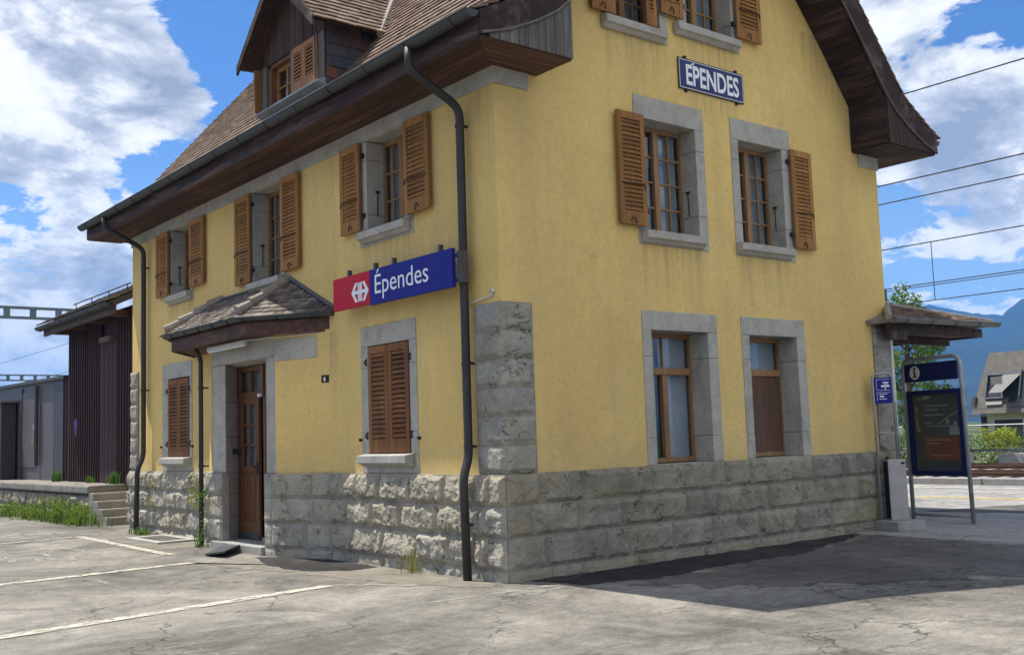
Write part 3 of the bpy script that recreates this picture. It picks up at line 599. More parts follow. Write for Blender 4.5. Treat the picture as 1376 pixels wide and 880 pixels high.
# ---- frieze band under the eaves
mb = MB(); ys = [-.025, 1.86, 3.72, 5.1, 6.9, 8.4, 9.9, L + .025]
for a, b in zip(ys[:-1], ys[1:]): mb.box(FAC, a + .002, b - .002, -.05, .025, 5.468, 5.675)
mb.box(GAB, .0, .475, -.03, .025, 5.468, 5.675)
f2 = MB(); f2.box(GAB, W - .475, W + .025, -.03, .025, 5.468, 5.675); build('frieze', f2, 'ashlar', B, bevel=.004)
build('frieze', mb, 'ashlar', B, bevel=.004)

# ---- stone surrounds and sills
def surround(T, w, sill=True, upper_band=False, apron=False, depth=.30, sillz=None, sillo=.12):
    mb = MB(); (s0, s1), (z0, z1), (a0, a1) = w['s'], w['z'], w['out']; pr = .014
    zb = w.get('bp', 1.25) if not apron else 1.25
    hs = [z0, z0 + (z1 - z0) * .2, z0 + (z1 - z0) * .8, z1]
    for p, q in ((a0, s0), (s1, a1)):
        for i, (a, b) in enumerate(zip(hs[:-1], hs[1:])):
            mb.box(T, p, q, -depth, pr, a + .002, b - .002)
            # chamfered inner rebate
    if not upper_band: mb.box(T, a0, a1, -depth, pr + .001, z1, w['top'])
    else: mb.box(T, s0, s1, -depth, -.052, z1 + .003, z1 + .1)
    if zb < z0 - .01: mb.box(T, a0, a1, -depth, pr - .002, zb, z0 - .002)
    o = build('window_surround', mb, 'ashlar', B, bevel=.007)
    if sill:
        m = MB(); sl = w.get('sl', (s0 - .10, s1 + .03))
        zt = z0 + .004; prf = [(pr, zt + .012), (sillo, zt - .006), (sillo, zt - .10), (sillo - .03, zt - .105), (pr + .03, zt - .15), (pr, zt - .15)]
        m.prism([(p[0], p[1]) for p in prf], lambda a, b, c: T(b, a, c), sl[0], sl[1])
        build('sill', m, 'sill' if apron else 'ashlar', o, bevel=.008)
    return o
for w in fac_up: w['sl'] = (w['out'][0] + .05, w['out'][1] - .10); surround(FAC, w, True, True)
for w in fac_lo: w['sl'] = (w['s'][0] - .07, w['s'][1] + .09); surround(FAC, w, True, False, True, .22, sillo=.15)
for w, sl in zip(gab_up, [(2.19, 3.27), (3.95, 5.08)]): w['sl'] = sl; surround(GAB, w)
for w in gab_lo: surround(GAB, w, False, False, True, .34)
for w in att: surround(GAB, w)
for w in gab_lo: mb = MB(); mb.box(GAB, w['s'][0] - .1, w['s'][1] + .1, -.34, .03, 1.19, 1.2495); build('sill_ledge', mb, 'ashlar', B, bevel=.008)

# ---- timber windows
def window(T, s0, s1, z0, z1, depth, rows=3, cols=2, transom=None, boarded=False, blind='curtain', fr=.055):
    mb = MB(); o0, o1 = -depth - .05, -depth + .01
    s0 -= .03; s1 += .03; z1 += .0
    mb.box(T, s0, s0 + fr, o0, o1, z0, z1); mb.box(T, s1 - fr, s1, o0, o1, z0, z1)
    mb.box(T, s0 + fr, s1 - fr, o0, o1, z1 - fr, z1); mb.box(T, s0 + fr, s1 - fr, o0, o1, z0, z0 + fr)
    zt = z1 - fr; sm = (s0 + s1) / 2
    if transom:
        mb.box(T, s0 + fr, s1 - fr, o0, o1 + .02, transom - .045, transom + .045)
        if not boarded: mb.box(T, sm - .012, sm + .012, o0 + .02, o1 - .01, transom + .045, zt)
        zt = transom - .045
    if not boarded:
        mb.box(T, sm - .045, sm + .045, o0, o1 + .012, z0 + fr, zt)
        for a, b in ((s0 + fr, sm - .045), (sm + .045, s1 - fr)):
            for k in range(1, cols): c = a + (b - a) * k / cols; mb.box(T, c - .011, c + .011, o0 + .015, o1 - .012, z0 + fr, zt)
            for k in range(1, rows): zz = z0 + fr + (zt - z0 - fr) * k / rows; mb.box(T, a, b, o0 + .016, o1 - .014, zz - .011, zz + .011)
    o = build('window', mb, 'frame', B, bevel=.004)
    g = MB(); g.box(T, s0 + .02, s1 - .02, o0 + .022, o0 + .027, z0 + .02, z1 - .02); build('glass', g, 'glass', o)
    if boarded:
        b_ = MB(); b_.box(T, s0 + fr, s0 + fr + .16, o0 + .03, o1 - .004, z0 + fr, zt); b_.box(T, s0 + fr + .164, sm + .1, o0 + .03, o1 - .001, z0 + fr, zt); b_.box(T, sm + .104, s1 - fr, o0 + .03, o1 - .006, z0 + fr, zt)
        build('boarding', b_, 'board', o)
    c = MB(); n = 26; P = []
    for i in range(n + 1):
        s = s0 + .03 + (s1 - s0 - .06) * i / n; oo = -depth - .085 + (.022 * math.sin(i * 2.1) + .012 * math.sin(i * .9) if blind == 'net' else .0)
        if blind == 'net' and .40 < i / n < .60: oo -= .0
        P += [T(s, oo, z0 + .0), T(s, oo, z1 - .0)]
    gapset = {'net': lambda i: not (n * .44 < i < n * .52), 'curtain': lambda i: i < n * .40 or i > n * .47}[blind]
    c.add(P, [(2 * i, 2 * i + 2, 2 * i + 3, 2 * i + 1) for i in range(n) if gapset(i)]); build('curtain', c, blind, o, recalc=False)
    return o
for w in fac_up: window(FAC, *w['s'], *w['z'], .25, rows=w['rows'], blind='net')
for w in gab_up: window(GAB, *w['s'], *w['z'], .25, rows=4, blind='net')
window(GAB, *gab_lo[0]['s'], 1.26, gab_lo[0]['z'][1], .30, rows=1, cols=1, transom=2.38)
window(GAB, *gab_lo[1]['s'], 1.26, gab_lo[1]['z'][1], .30, rows=1, cols=1, transom=2.38, boarded=True)
for w in att: window(GAB, *w['s'], *w['z'], .25, rows=3, blind='net')

# ---- louvred shutters
def shutter(T, s0, s1, z0, z1, o=.045, mat='shutter', parent=None, pitch=.052, iron=True, hinge=None, label=None):
    mb = MB(); t = .036; st = .075; rt = .09; rb = .17
    if s1 - s0 < .4: st = .055
    mb.box(T, s0, s0 + st, o, o + t, z0, z1); mb.box(T, s1 - st, s1, o, o + t, z0, z1)
    mb.box(T, s0 + st, s1 - st, o + .001, o + t - .001, z1 - rt, z1); mb.box(T, s0 + st, s1 - st, o + .001, o + t - .001, z0, z0 + rb)
    n = int((z1 - rt - z0 - rb) / pitch)
    for k in range(n):
        z = z0 + rb + (z1 - rt - z0 - rb) * (k + .5) / n; h = .030; d = .014
        P = []
        for a in (s0 + st - .002, s1 - st + .002): P += [T(a, o + t * .5 - d - .003, z + h + .0), T(a, o + t * .5 + d - .003, z - h + .012), T(a, o + t * .5 + d + .003, z - h + .018), T(a, o + t * .5 - d + .003, z + h + .006)]
        mb.hexa(P)
    sh = build('shutter', mb, mat, parent or B, bevel=.0035)
    if label: sh['label'] = label
    if iron:
        i = MB(); zz = z0 + (z1 - z0) * .36
        i.tube([T(s0 + st * .6, o + t + .006, zz), T((s0 + s1) / 2, o + t + .010, zz + .006), T(s1 - st * .6, o + t + .006, zz + .012), T(s1 - st * .55, o + t + .018, zz - .05)], .008, 6)
        build('shutter_bar', i, 'iron', sh); i = MB()
        i.tube([T((s0 + s1) / 2 - .06, o + t, z0 + .05), T((s0 + s1) / 2 - .05, o + t + .03, z0 + .09), T((s0 + s1) / 2 + .0, o + t + .02, z0 + .07), T((s0 + s1) / 2 + .02, o + t, z0 + .02)], .007, 6)
        build('shutter_hook', i, 'iron', sh)
        e, e2 = (s0, -.05) if hinge == 'lo' else (s1, .05)
        for zz in (z0 + .16, z1 - .2):
            i = MB(); i.box(T, min(e, e + e2), max(e, e + e2), o - .03, o + .012, zz, zz + .055); build('hinge', i, 'iron', sh)
    return sh
for w in fac_up:
    shutter(FAC, *w['L'], *w['sz'], hinge='lo'); shutter(FAC, *w['R'], *w['sz'], hinge='hi')
shutter(GAB, *gab_up[0]['L'], 4.088, 5.468, hinge='hi'); shutter(GAB, *gab_up[1]['R'], 4.078, 5.467, hinge='lo')
for w in fac_lo:
    m_ = (w['s'][0] + w['s'][1]) / 2
    shutter(FAC, w['s'][0] + .01, m_ - .004, 1.497, 2.817, o=-.012, mat='shutter_old', pitch=.056, iron=False)
    shutter(FAC, m_ + .004, w['s'][1] - .01, 1.497, 2.817, o=-.012, mat='shutter_old', pitch=.056, iron=False)
    for s in (w['s'][0] - .03, w['s'][1] + .03):
        for z in (1.70, 2.62): i = MB(); i.tube([FAC(s, .01, z - .03), FAC(s, .045, z), FAC(s, .01, z + .05)], .014, 6); build('shutter_hinge', i, 'iron', B)
    for s in (w['out'][0] - .03, w['out'][1] + .03): i = MB(); i.tube([FAC(s, .0, 1.66), FAC(s, .04, 1.665)], .018, 8); build('shutter_stay', i, 'iron', B)
shutter(GAB, 1.47, 1.86, 6.645, 7.82, hinge='hi'); shutter(GAB, 2.42, 2.60, 6.655, 7.75, o=.02, iron=False)
shutter(GAB, 2.66, 3.08, 6.86, 7.97, hinge='hi'); shutter(GAB, 4.14, 4.66, 6.855, 7.97, hinge='lo')
for T, s, zz in [(GAB, 3.235, 4.35), (GAB, 5.015, 4.35), (FAC, 2.65, 4.5), (FAC, 5.99, 4.35), (FAC, 9.32, 4.5)]:
    mb = MB(); mb.tube([T(s, -.14, zz), T(s - .01, -.14, zz + .32)], .007, 6); mb.box(T, s - .02, s, -.17, -.11, zz + .30, zz + .325)
    build('reveal_stay', mb, 'iron', B)

# ---- small things fixed to the walls
mb = MB(); mb.tube([FAC(.58, .02, 3.105), FAC(.12, .02, 3.155), FAC(.105, .02, 3.20)], .010, 8); mb.tube([FAC(.10, .0, 3.20), FAC(.10, .05, 3.20)], .022, 10); build('wall_conduit', mb, 'offwhite', B)
mb = MB(); mb.tube([FAC(.10, .045, 3.20), FAC(.105, .06, 3.205)], .022, 10); build('wall_sensor', mb, 'ashlar', B)
mb = MB(); mb.box(OBL, .02, .40, -.01, .005, 1.262, 1.532); build('meter_hatch', mb, 'plaster', B, bevel=.003)

# ---- roof: carcass, boards, verge, tiles, gutter
mb = MB(); ya, yb = -.615, L + .615
left_top = [(x, prof(x) - .03) for x in (-.655, -.376, .193, .452, 1.248)]
sec = [(-.655, 5.675)] + left_top + [(W / 2, 10.44)] + [(W - x, z) for x, z in reversed(left_top)] + [(W + .655, 5.675), (W - .617, 5.675), (W - .617, 6.37), (W - 1.2, 7.10), (W / 2, 9.93), (1.2, 7.10), (.617, 6.37), (.617, 5.675)]
secb = [sec[i] for i in range(len(sec))]
n = len(secb)
P = [(x, ya, z) for x, z in secb] + [(x, yb, z) for x, z in secb]
# split front/back caps into left, right halves so every face is simple
m1 = wall_sheet(lambda s, o, z: (s, ya, z), secb, []); m2 = wall_sheet(lambda s, o, z: (s, yb, z), secb, [])
mb.add(P, [(i, (i + 1) % n, n + (i + 1) % n, n + i) for i in range(n)]); mb.add(m1.v, m1.f); mb.add(m2.v, m2.f)
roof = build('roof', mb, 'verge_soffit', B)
def strip_poly(mb, poly, z0, z1): mb.slab(poly, z0, z1)
nb = 6
for side in (0, 1):
    mb = MB()
    f = (lambda x: x) if side == 0 else (lambda x: W - x)
    for i in range(nb):
        a = -.655 + .655 * i / nb + .004; b = -.655 + .655 * (i + 1) / nb - .004
        k = .612 / .655
        cuts = sorted([random.uniform(2, 5), random.uniform(5.5, 9)])
        ysq = [None] + cuts + [L + .61]
        for j in range(3):
            y1 = ysq[j + 1] - .0015
            pl = [(f(a), a * k + .002), (f(b), b * k + .002), (f(b), y1), (f(a), y1)] if j == 0 else [(f(a), ysq[j] + .0015), (f(b), ysq[j] + .0015), (f(b), y1), (f(a), y1)]
            mb.slab(pl, 5.655 + random.uniform(-.001, .001), 5.676)
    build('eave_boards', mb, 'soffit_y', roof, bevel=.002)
for side in (0, 1):
    mb = MB()
    f = (lambda x: x) if side == 0 else (lambda x: W - x)
    for i in range(nb):
        a = -.612 + .612 * i / nb + .004; b = -.612 + .612 * (i + 1) / nb - .004; k = .655 / .612
        mb.slab([(f(a * k + .002), a), (f(.617), a), (f(.617), b), (f(b * k + .002), b)], 5.655 + random.uniform(-.001, .001), 5.676)
    build('return_boards', mb, 'soffit_x' if side == 0 else 'verge_soffit', roof, bevel=.002)
for side in (0, 1):       # short boards under the sloping verge and box cheek
    mb = MB()
    f = (lambda x: x) if side == 0 else (lambda x: W - x)
    path = [(.617, 6.36), (1.2, 7.09), (W / 2, 9.92)]
    pts = [(.617, 5.68 + .113 * i) for i in range(7)]
    seg = []
    for (xa, za), (xb, zb) in zip(path[:-1], path[1:]):
        l_ = math.hypot(xb - xa, zb - za); m_ = int(l_ / .115)
        for i in range(m_): seg.append(((xa + (xb - xa) * i / m_, za + (zb - za) * i / m_), (xa + (xb - xa) * (i + 1) / m_, za + (zb - za) * (i + 1) / m_)))
    for a, b in zip(pts[:-1], pts[1:]): seg.append((a, b))
    for (xa, za), (xb, zb) in seg:
        d = Vector((xb - xa, zb - za)).normalized(); nn = Vector((d.y, -d.x)) * .014
        g_ = .003
        xa += d.x * g_; za += d.y * g_; xb -= d.x * g_; zb -= d.y * g_
        mb.hexa([(f(xa), -.60, za), (f(xb), -.60, zb), (f(xb), -.01, zb), (f(xa), -.01, za), (f(xa + nn.x), -.60, za + nn.y), (f(xb + nn.x), -.60, zb + nn.y), (f(xb + nn.x), -.01, zb + nn.y), (f(xa + nn.x), -.01, za + nn.y)])
    build('verge_boards', mb, 'verge_soffit', roof, bevel=.002)
# verge board (barge board), lower edge curved
LOWX = [-.66, -.30, .10, .40, .626, 1.2, W / 2]; LOWZ = [5.672, 5.775, 5.96, 6.14, 6.335, 7.06, 9.90]
def low(x): return float(np.interp(x, LOWX, LOWZ))
def verge(y0, y1, side):
    mb = MB()
    for side in (side,):
        f = (lambda x: x) if side == 0 else (lambda x: W - x)
        xs = list(np.linspace(-.66, 1.3, 22)) + [2.0, 2.8, W / 2]
        P = []
        for x in xs:
            for y in (y0, y1): P += [(f(x), y, low(x)), (f(x), y, prof(x) - .035)]
        F = []
        for i in range(len(xs) - 1):
            a, b = 4 * i, 4 * i + 4
            F += [(a, b, b + 1, a + 1), (a + 2, a + 3, b + 3, b + 2), (a, a + 2, b + 2, b), (a + 1, b + 1, b + 3, a + 3)]
        F += [(0, 1, 3, 2), (4 * len(xs) - 4, 4 * len(xs) - 2, 4 * len(xs) - 1, 4 * len(xs) - 3)]
        mb.add(P, F)
    return mb
for side in (0, 1): build('bargeboard', verge(-.652, -.628, side), 'lichen', roof); build('bargeboard', verge(L + .628, L + .652, side), 'lichen', roof)
for side in (0, 1):       # moulding under the bargeboard
    mb = MB()
    f = (lambda x: x) if side == 0 else (lambda x: W - x)
    mb.tube([(f(x), -.656, low(x) + .012) for x in list(np.linspace(-.64, 1.3, 16)) + [W / 2]], .014, 6)
    build('verge_moulding', mb, 'weathered', roof)
for side in (0, 1):       # vertical boards on the box ends
    mb = MB()
    f = (lambda x: x) if side == 0 else (lambda x: W - x)
    n_ = 9
    for i in range(n_):
        a = -.52 + 1.137 * i / n_ + .003; b = -.52 + 1.137 * (i + 1) / n_ - .003
        za, zb = low(a) + .01, low(b) + .01
        y0 = -.637 + random.uniform(-.003, .003)
        mb.hexa([(f(a), y0, 5.67), (f(b), y0, 5.67), (f(b), -.61, 5.67), (f(a), -.61, 5.67), (f(a), y0, max(za, 5.675)), (f(b), y0, max(zb, 5.675)), (f(b), -.61, max(zb, 5.675)), (f(a), -.61, max(za, 5.675))])
    build('box_end_boards', mb, 'weathered' if side == 0 else 'dormer_wall', roof, bevel=.002)

def tile_rows(mb, pos, u_len, arc_len, inside=None, tw=.17, ex=.155, tl=.215, th=.02, jitter=.006, lift=.032):
    """pos(u, a, h): surface point at distance u along the eave, a up the slope, h above it"""
    nr = int(arc_len / ex)
    for r in range(nr):
        a0 = r * ex - .03; o = (r % 2) * tw / 2
        for c in range(int(u_len / tw) + 1):
            u0 = c * tw - o + .003; u1 = u0 + tw - .006
            if u1 < .02 or u0 > u_len - .02: continue
            u0, u1 = max(0, u0), min(u_len, u1)
            if inside and not inside((u0 + u1) / 2, a0 + ex * .5): continue
            j = random.uniform(-jitter, jitter); h0 = lift + random.uniform(-.003, .005); h1 = .004; aa = a0 + random.uniform(-.006, .006)
            mb.hexa([pos(u0, aa, h0 + j * .3), pos(u1, aa, h0 - j * .3), pos(u1, a0 + tl, h1), pos(u0, a0 + tl, h1), pos(u0, aa, h0 + th + j * .3), pos(u1, aa, h0 + th - j * .3), pos(u1, a0 + tl, h1 + th), pos(u0, a0 + tl, h1 + th)])
xs_f = np.linspace(-.713, W / 2, 400); zs_f = np.array([prof(x) for x in xs_f])
for _ in range(1): zs_f = np.convolve(np.pad(zs_f, 9, mode='edge'), np.ones(19) / 19, 'same')[9:-9]; zs_f[:10] = [prof(x) for x in xs_f[:10]]; zs_f[-12:] = [prof(x) for x in xs_f[-12:]]
arc = np.concatenate([[0], np.cumsum(np.hypot(np.diff(xs_f), np.diff(zs_f)))])
def slope_pt(a):
    x = float(np.interp(a, arc, xs_f)); z = float(np.interp(a, arc, zs_f))
    if a < 0: x -= -a * .9; z += a * .45
    e = .05; dx_ = float(np.interp(a + e, arc, xs_f) - np.interp(max(a - e, 0), arc, xs_f)); dz_ = float(np.interp(a + e, arc, zs_f) - np.interp(max(a - e, 0), arc, zs_f))
    l_ = math.hypot(dx_, dz_) or 1
    return x, z, -dz_ / l_, dx_ / l_
for side in (0, 1):
    mb = MB()
    def pos(u, a, h, side=side):
        x, z, nx_, nz_ = slope_pt(a); x += nx_ * h; z += nz_ * h - .03
        return (x if side == 0 else W - x, -.665 + u, z)
    tile_rows(mb, pos, L + 1.33, arc[-1])
    build('roof_tiles', mb, 'tiles', roof, recalc=False)
mb = MB()
for i in range(32): y = -.66 + i * .4; mb.tube([(W / 2, y, 10.50), (W / 2, y + .42, 10.475)], [.11, .095], 8)
build('ridge_tiles', mb, 'mortar_light', roof)

def gutter(name, path, r, parent, outn, wall_t=.004, brackets=.85, mat='gutter'):
    """half-round gutter swept along a polyline; outn = list of horizontal outward normals per vertex"""
    mb = MB(); k = 10; rings = []
    for p, nrm in zip(path, outn):
        ring = []
        for rr in (r, r - wall_t):
            for i in range(k + 1):
                t = math.pi + math.pi * i / k
                ring.append((p[0] + nrm[0] * math.cos(t) * rr, p[1] + nrm[1] * math.cos(t) * rr, p[2] + math.sin(t) * rr))
        rings.append(ring)
    m_ = 2 * (k + 1); F = []
    for i in range(len(path) - 1):
        for j in range(k):
            F.append((i * m_ + j, i * m_ + j + 1, (i + 1) * m_ + j + 1, (i + 1) * m_ + j))
            F.append((i * m_ + k + 1 + j, (i + 1) * m_ + k + 1 + j, (i + 1) * m_ + k + 2 + j, i * m_ + k + 2 + j))
        F.append((i * m_ + k, i * m_ + 2 * k + 1, (i + 1) * m_ + 2 * k + 1, (i + 1) * m_ + k)); F.append((i * m_, (i + 1) * m_, (i + 1) * m_ + k + 1, i * m_ + k + 1))
    for e in (0, len(path) - 1): F.append(tuple(e * m_ + j for j in range(k + 1)))
    mb.add([q for rg in rings for q in rg], F)
    for i in range(len(path) - 1):      # outer bead
        mb.tube([Vector(path[i]) + Vector((*outn[i], 0)) * r, Vector(path[i + 1]) + Vector((*outn[i + 1], 0)) * r], .011, 8)
    g_ = build(name, mb, mat, parent, smooth=False)
    for i in range(len(path) - 1):
        A, Bq = Vector(path[i]), Vector(path[i + 1]); l_ = (Bq - A).length; na, nb_ = Vector((*outn[i], 0)), Vector((*outn[i + 1], 0))
        for q in range(int(l_ / brackets) + 1):
            t = (q * brackets + .3) / l_
            if t > 1: break
            c_ = A.lerp(Bq, t); nn = na.lerp(nb_, t).normalized(); br = MB()
            br.tube([c_ + nn * math.cos(math.pi + math.pi * i2 / 8) * (r + .004) + Vector((0, 0, math.sin(math.pi + math.pi * i2 / 8) * (r + .004))) for i2 in range(9)], .007, 5)
            build('gutter_bracket', br, 'iron', g_)
    return g_
gutter('gutter', [(-.755, -.66, 5.90), (-.755, L + .66, 5.915)], .078, B, [(-1, 0), (-1, 0)])
gutter('gutter', [(W + .755, -.60, 5.90), (W + .755, L + .66, 5.915)], .078, B, [(1, 0), (1, 0)])
mb = MB()       # snow guard pipes low on the roof
for y0, y1 in ((6.9, L + .5),):
    mb.tube([(-.62, y0, 6.06), (-.62, y1, 6.06)], .011, 6)
    for y in np.arange(y0, y1, 1.15): mb.tube([(-.62, y, 5.97), (-.62, y, 6.07)], .008, 5)
build('snow_guard', mb, 'iron', roof); mb = MB()
mb.tube([(-.60, .1, 6.06), (-.60, 4.2, 6.06)], .011, 6)
for y in np.arange(.3, 4.2, 1.1): mb.tube([(-.60, y, 5.97), (-.60, y, 6.07)], .012, 5)
build('snow_guard', mb, 'iron', roof)

# ---- downpipes
def smooth_path(pts, r=.08, n=5):
    pts = [Vector(p) for p in pts]; out = [pts[0]]
    for i in range(1, len(pts) - 1):
        a, b, c_ = pts[i - 1], pts[i], pts[i + 1]; ra = min(r, (a - b).length * .45, (c_ - b).length * .45)
        p, q = b + (a - b).normalized() * ra, b + (c_ - b).normalized() * ra
        for k in range(n + 1):
            t = k / n; out.append(p * (1 - t) ** 2 + b * 2 * t * (1 - t) + q * t * t)
    return out + [pts[-1]]
def downpipe(pts, r, collars=(), mat='pipe', parent=None):
    mb = MB(); sp = smooth_path(pts, .13); mb.tube(sp, r, 14)
    o = build('downpipe', mb, mat, parent or B, smooth=True)
    for p in collars:
        cl = MB(); cl.tube([(p[0], p[1], p[2] - .018), (p[0], p[1], p[2] + .018)], r + .008, 14); cl.box(IDT, p[0] + r * .5, p[0] + .12, p[1] - .012, p[1] + .012, p[2] - .012, p[2] + .012)
        build('pipe_collar', cl, mat, o)
    return o
downpipe([(-.79, .45, 5.84), (-.79, .45, 5.60), (-.105, .49, 5.30), (-.105, .51, 1.43), (-.192, .50, 1.22), (-.192, .475, .13)], .048, [(-.105, .495, 5.10), (-.105, .50, 2.45), (-.105, .505, 1.55), (-.192, .485, .72)])
downpipe([(-.79, 10.55, 5.84), (-.79, 10.5, 5.66), (-.105, 10.42, 5.30), (-.105, 10.42, 1.5), (-.215, 10.42, 1.28), (-.235, 10.42, .13)], .045, [(-.105, 10.42, 4.95), (-.105, 10.42, 2.7)])
downpipe([(-.52, 6.98, 3.16), (-.43, 7.0, 3.0), (-.43, 7.0, .15)], .035, [(-.43, 7.0, 2.55), (-.43, 7.0, 1.35)])

# ---- dormer
dxf, dy0, dy1, dmid = .36, 4.35, 6.36, 5.355
DM = lambda s, o, z: (dxf - o, s, z)
mb = MB(); zt = 7.66
drh = lambda y: 7.60 + (1.225 - abs(y - dmid)) * .93            # dormer roof underside
mb.box(DM, dy0 + .02, dy1 - .02, -.9, -.20, 6.5, 7.6)
nbd = 22
for i in range(nbd):
    a = dy0 + (dy1 - dy0) * i / nbd + .003; b = dy0 + (dy1 - dy0) * (i + 1) / nbd - .003; dd = random.uniform(-.004, .006)
    mb.hexa([DM(a, dd, 7.62), DM(b, dd, 7.62), DM(b, -.04, 7.62), DM(a, -.04, 7.62), DM(a, dd, drh(a) - .02), DM(b, dd, drh(b) - .02), DM(b, -.04, drh(b) - .02), DM(a, -.04, drh(a) - .02)])
mb.box(DM, dy0, dy1, -.04, -.005, 6.84, 6.89); mb.box(DM, dy0, dy1, -.06, .012, 7.58, 7.62)
dorm = build('dormer', mb, 'dormer_wall', B, bevel=.002)
for a, b in ((dy0, dy0 + .085), (dy0 + .19, dy0 + .25), (5.315, 5.40), (6.20, 6.36)): mb = MB(); mb.box(DM, a, b, -.06, .022, 6.84, 7.585); build('dormer_post', mb, 'weathered', dorm, bevel=.004)
mb = MB(); mb.box(DM, dy0 + .085, dy0 + .19, -.05, .005, 6.84, 7.58); build('dormer_panel', mb, 'door', dorm); mb = MB(); mb.box(DM, 5.40, 6.20, -.20, -.19, 7.50, 7.58); mb.box(DM, 6.12, 6.20, -.19, -.02, 6.86, 7.58); mb.box(DM, 5.40, 6.20, -.19, -.02, 7.53, 7.578)
build('dormer_lining', mb, 'door', dorm)
shutter(DM, 4.602, 4.955, 6.88, 7.575, o=.0, mat='dormer_shutter', parent=dorm, pitch=.05, iron=False); shutter(DM, 4.962, 5.313, 6.88, 7.575, o=.0, mat='dormer_shutter', parent=dorm, pitch=.05, iron=False)
sh = shutter(lambda s, o, z: (dxf - s, 6.42 + o, z), -.01, .12, 6.88, 7.575, o=.0, mat='shutter', parent=dorm, pitch=.05, iron=False)
mb = MB()
for a, b, c_, d in [(5.42, 5.47, 6.87, 7.53), (6.08, 6.13, 6.87, 7.53), (5.47, 6.08, 7.47, 7.53), (5.47, 6.08, 6.87, 6.93), (5.755, 5.795, 6.93, 7.47), (5.47, 6.08, 7.19, 7.215)]: mb.box(DM, a, b, -.17, -.12, c_, d)
build('dormer_window', mb, 'dormer_shutter', dorm, bevel=.003)
g = MB(); g.box(DM, 5.45, 6.10, -.150, -.146, 6.90, 7.50); build('glass', g, 'glass', dorm)
mb = MB(); mb.prism([(.0, 6.875), (.14, 6.825), (.14, 6.80), (.0, 6.74)], lambda a, b, c: DM(b, a, c), dy0 - .02, dy1 + .02); build('dormer_sill', mb, 'zinc', dorm)
mb = MB(); mb.box(DM, dy0 - .01, dy1 + .01, -.15, .03, 6.35, 6.80); _ = ([DM(dy0 - .03, .14, 6.825), DM(dy1 + .03, .14, 6.825), DM(dy1 + .03, .52, 6.36), DM(dy0 - .03, .52, 6.36), DM(dy0 - .03, .14, 6.80), DM(dy1 + .03, .14, 6.80), DM(dy1 + .03, .52, 6.30), DM(dy0 - .03, .52, 6.30)]); build('apron_flashing', mb, 'zinc', dorm)
def cheek(y, out):
    mb = MB(); x1 = 1.36
    for r in range(7):
        z0 = 6.55 + r * .17; x = .36 - (r % 2) * .1
        while x < x1:
            xa, xb = max(.37, x), x + .20
            if xb > xa + .02 and z0 + .17 > prof((xa)) - .25 and (xb - .36) < 1.0:
                y_ = y + out * random.uniform(.012, .022)
                mb.hexa([(xa + .002, y_, z0), (xb - .002, y_, z0), (xb - .002, y, z0 + .20), (xa + .002, y, z0 + .20), (xa + .002, y_ + out * .008, z0), (xb - .002, y_ + out * .008, z0), (xb - .002, y + out * .008, z0 + .20), (xa + .002, y + out * .008, z0 + .20)])
            x += .20
    mb.add([(.36, y, 6.5), (1.3, y, 6.6), (1.3, y, 7.66), (.36, y, 7.66)], [(0, 1, 2, 3)])
    return mb
build('cheek', cheek(dy0, -1), 'slate', dorm); build('cheek', cheek(dy1, 1), 'slate', dorm)
# dormer roof
mb = MB(); xo, xe = .06, 2.25
for sg in (-1, 1):
    ye = dmid + sg * 1.225
    mb.hexa([(xo, ye, 7.60), (1.3, ye, 7.60), (xe, dmid, 8.74), (xo, dmid, 8.74), (xo, ye, 7.65), (1.3, ye, 7.65), (xe, dmid, 8.80), (xo, dmid, 8.80)])
build('dormer_roof', mb, 'dormer_wall', dorm)
mb = MB()
for sg in (-1, 1):
    mb = MB(); ye = dmid + sg * 1.27; sl = math.hypot(1.27, 1.20); cy, cz = -sg * 1.27 / sl, 1.20 / sl
    def pos(u, a, h): return (xo - .02 + u, ye + cy * a - (-sg) * (-1) * 0 + sg * cz * h, 7.61 + cz * a + abs(cy) * h)
    def ins(u, a):
        x = xo + u; return prof(x) < 7.60 + cz * a + .14
    tile_rows(mb, pos, 2.3, sl, ins)
    build('dormer_tiles', mb, 'tiles', dorm, recalc=False)
for sg in (-1, 1):       # dormer bargeboards and lead valleys
    ye = dmid + sg * 1.26; mb = MB()
    mb.hexa([(xo - .04, ye, 7.50), (xo - .005, ye, 7.50), (xo - .005, dmid, 8.64), (xo - .04, dmid, 8.64), (xo - .04, ye, 7.64), (xo - .005, ye, 7.64), (xo - .005, dmid, 8.82), (xo - .04, dmid, 8.82)])
    build('dormer_bargeboard', mb, 'lichen', dorm)
for sg in (-1, 1):
    P = []; mb = MB()
    for t in np.linspace(0, 1, 8):
        z = 7.56 + (8.80 - 7.56) * t; y = dmid + sg * 1.27 * (1 - t); x = float(np.interp(z, PZ, PX))
        P.append((x - .04, y, z + .045))
    mb.tube(P, .055, 6)
    build('valley_flashing', mb, 'mortar_light', dorm)

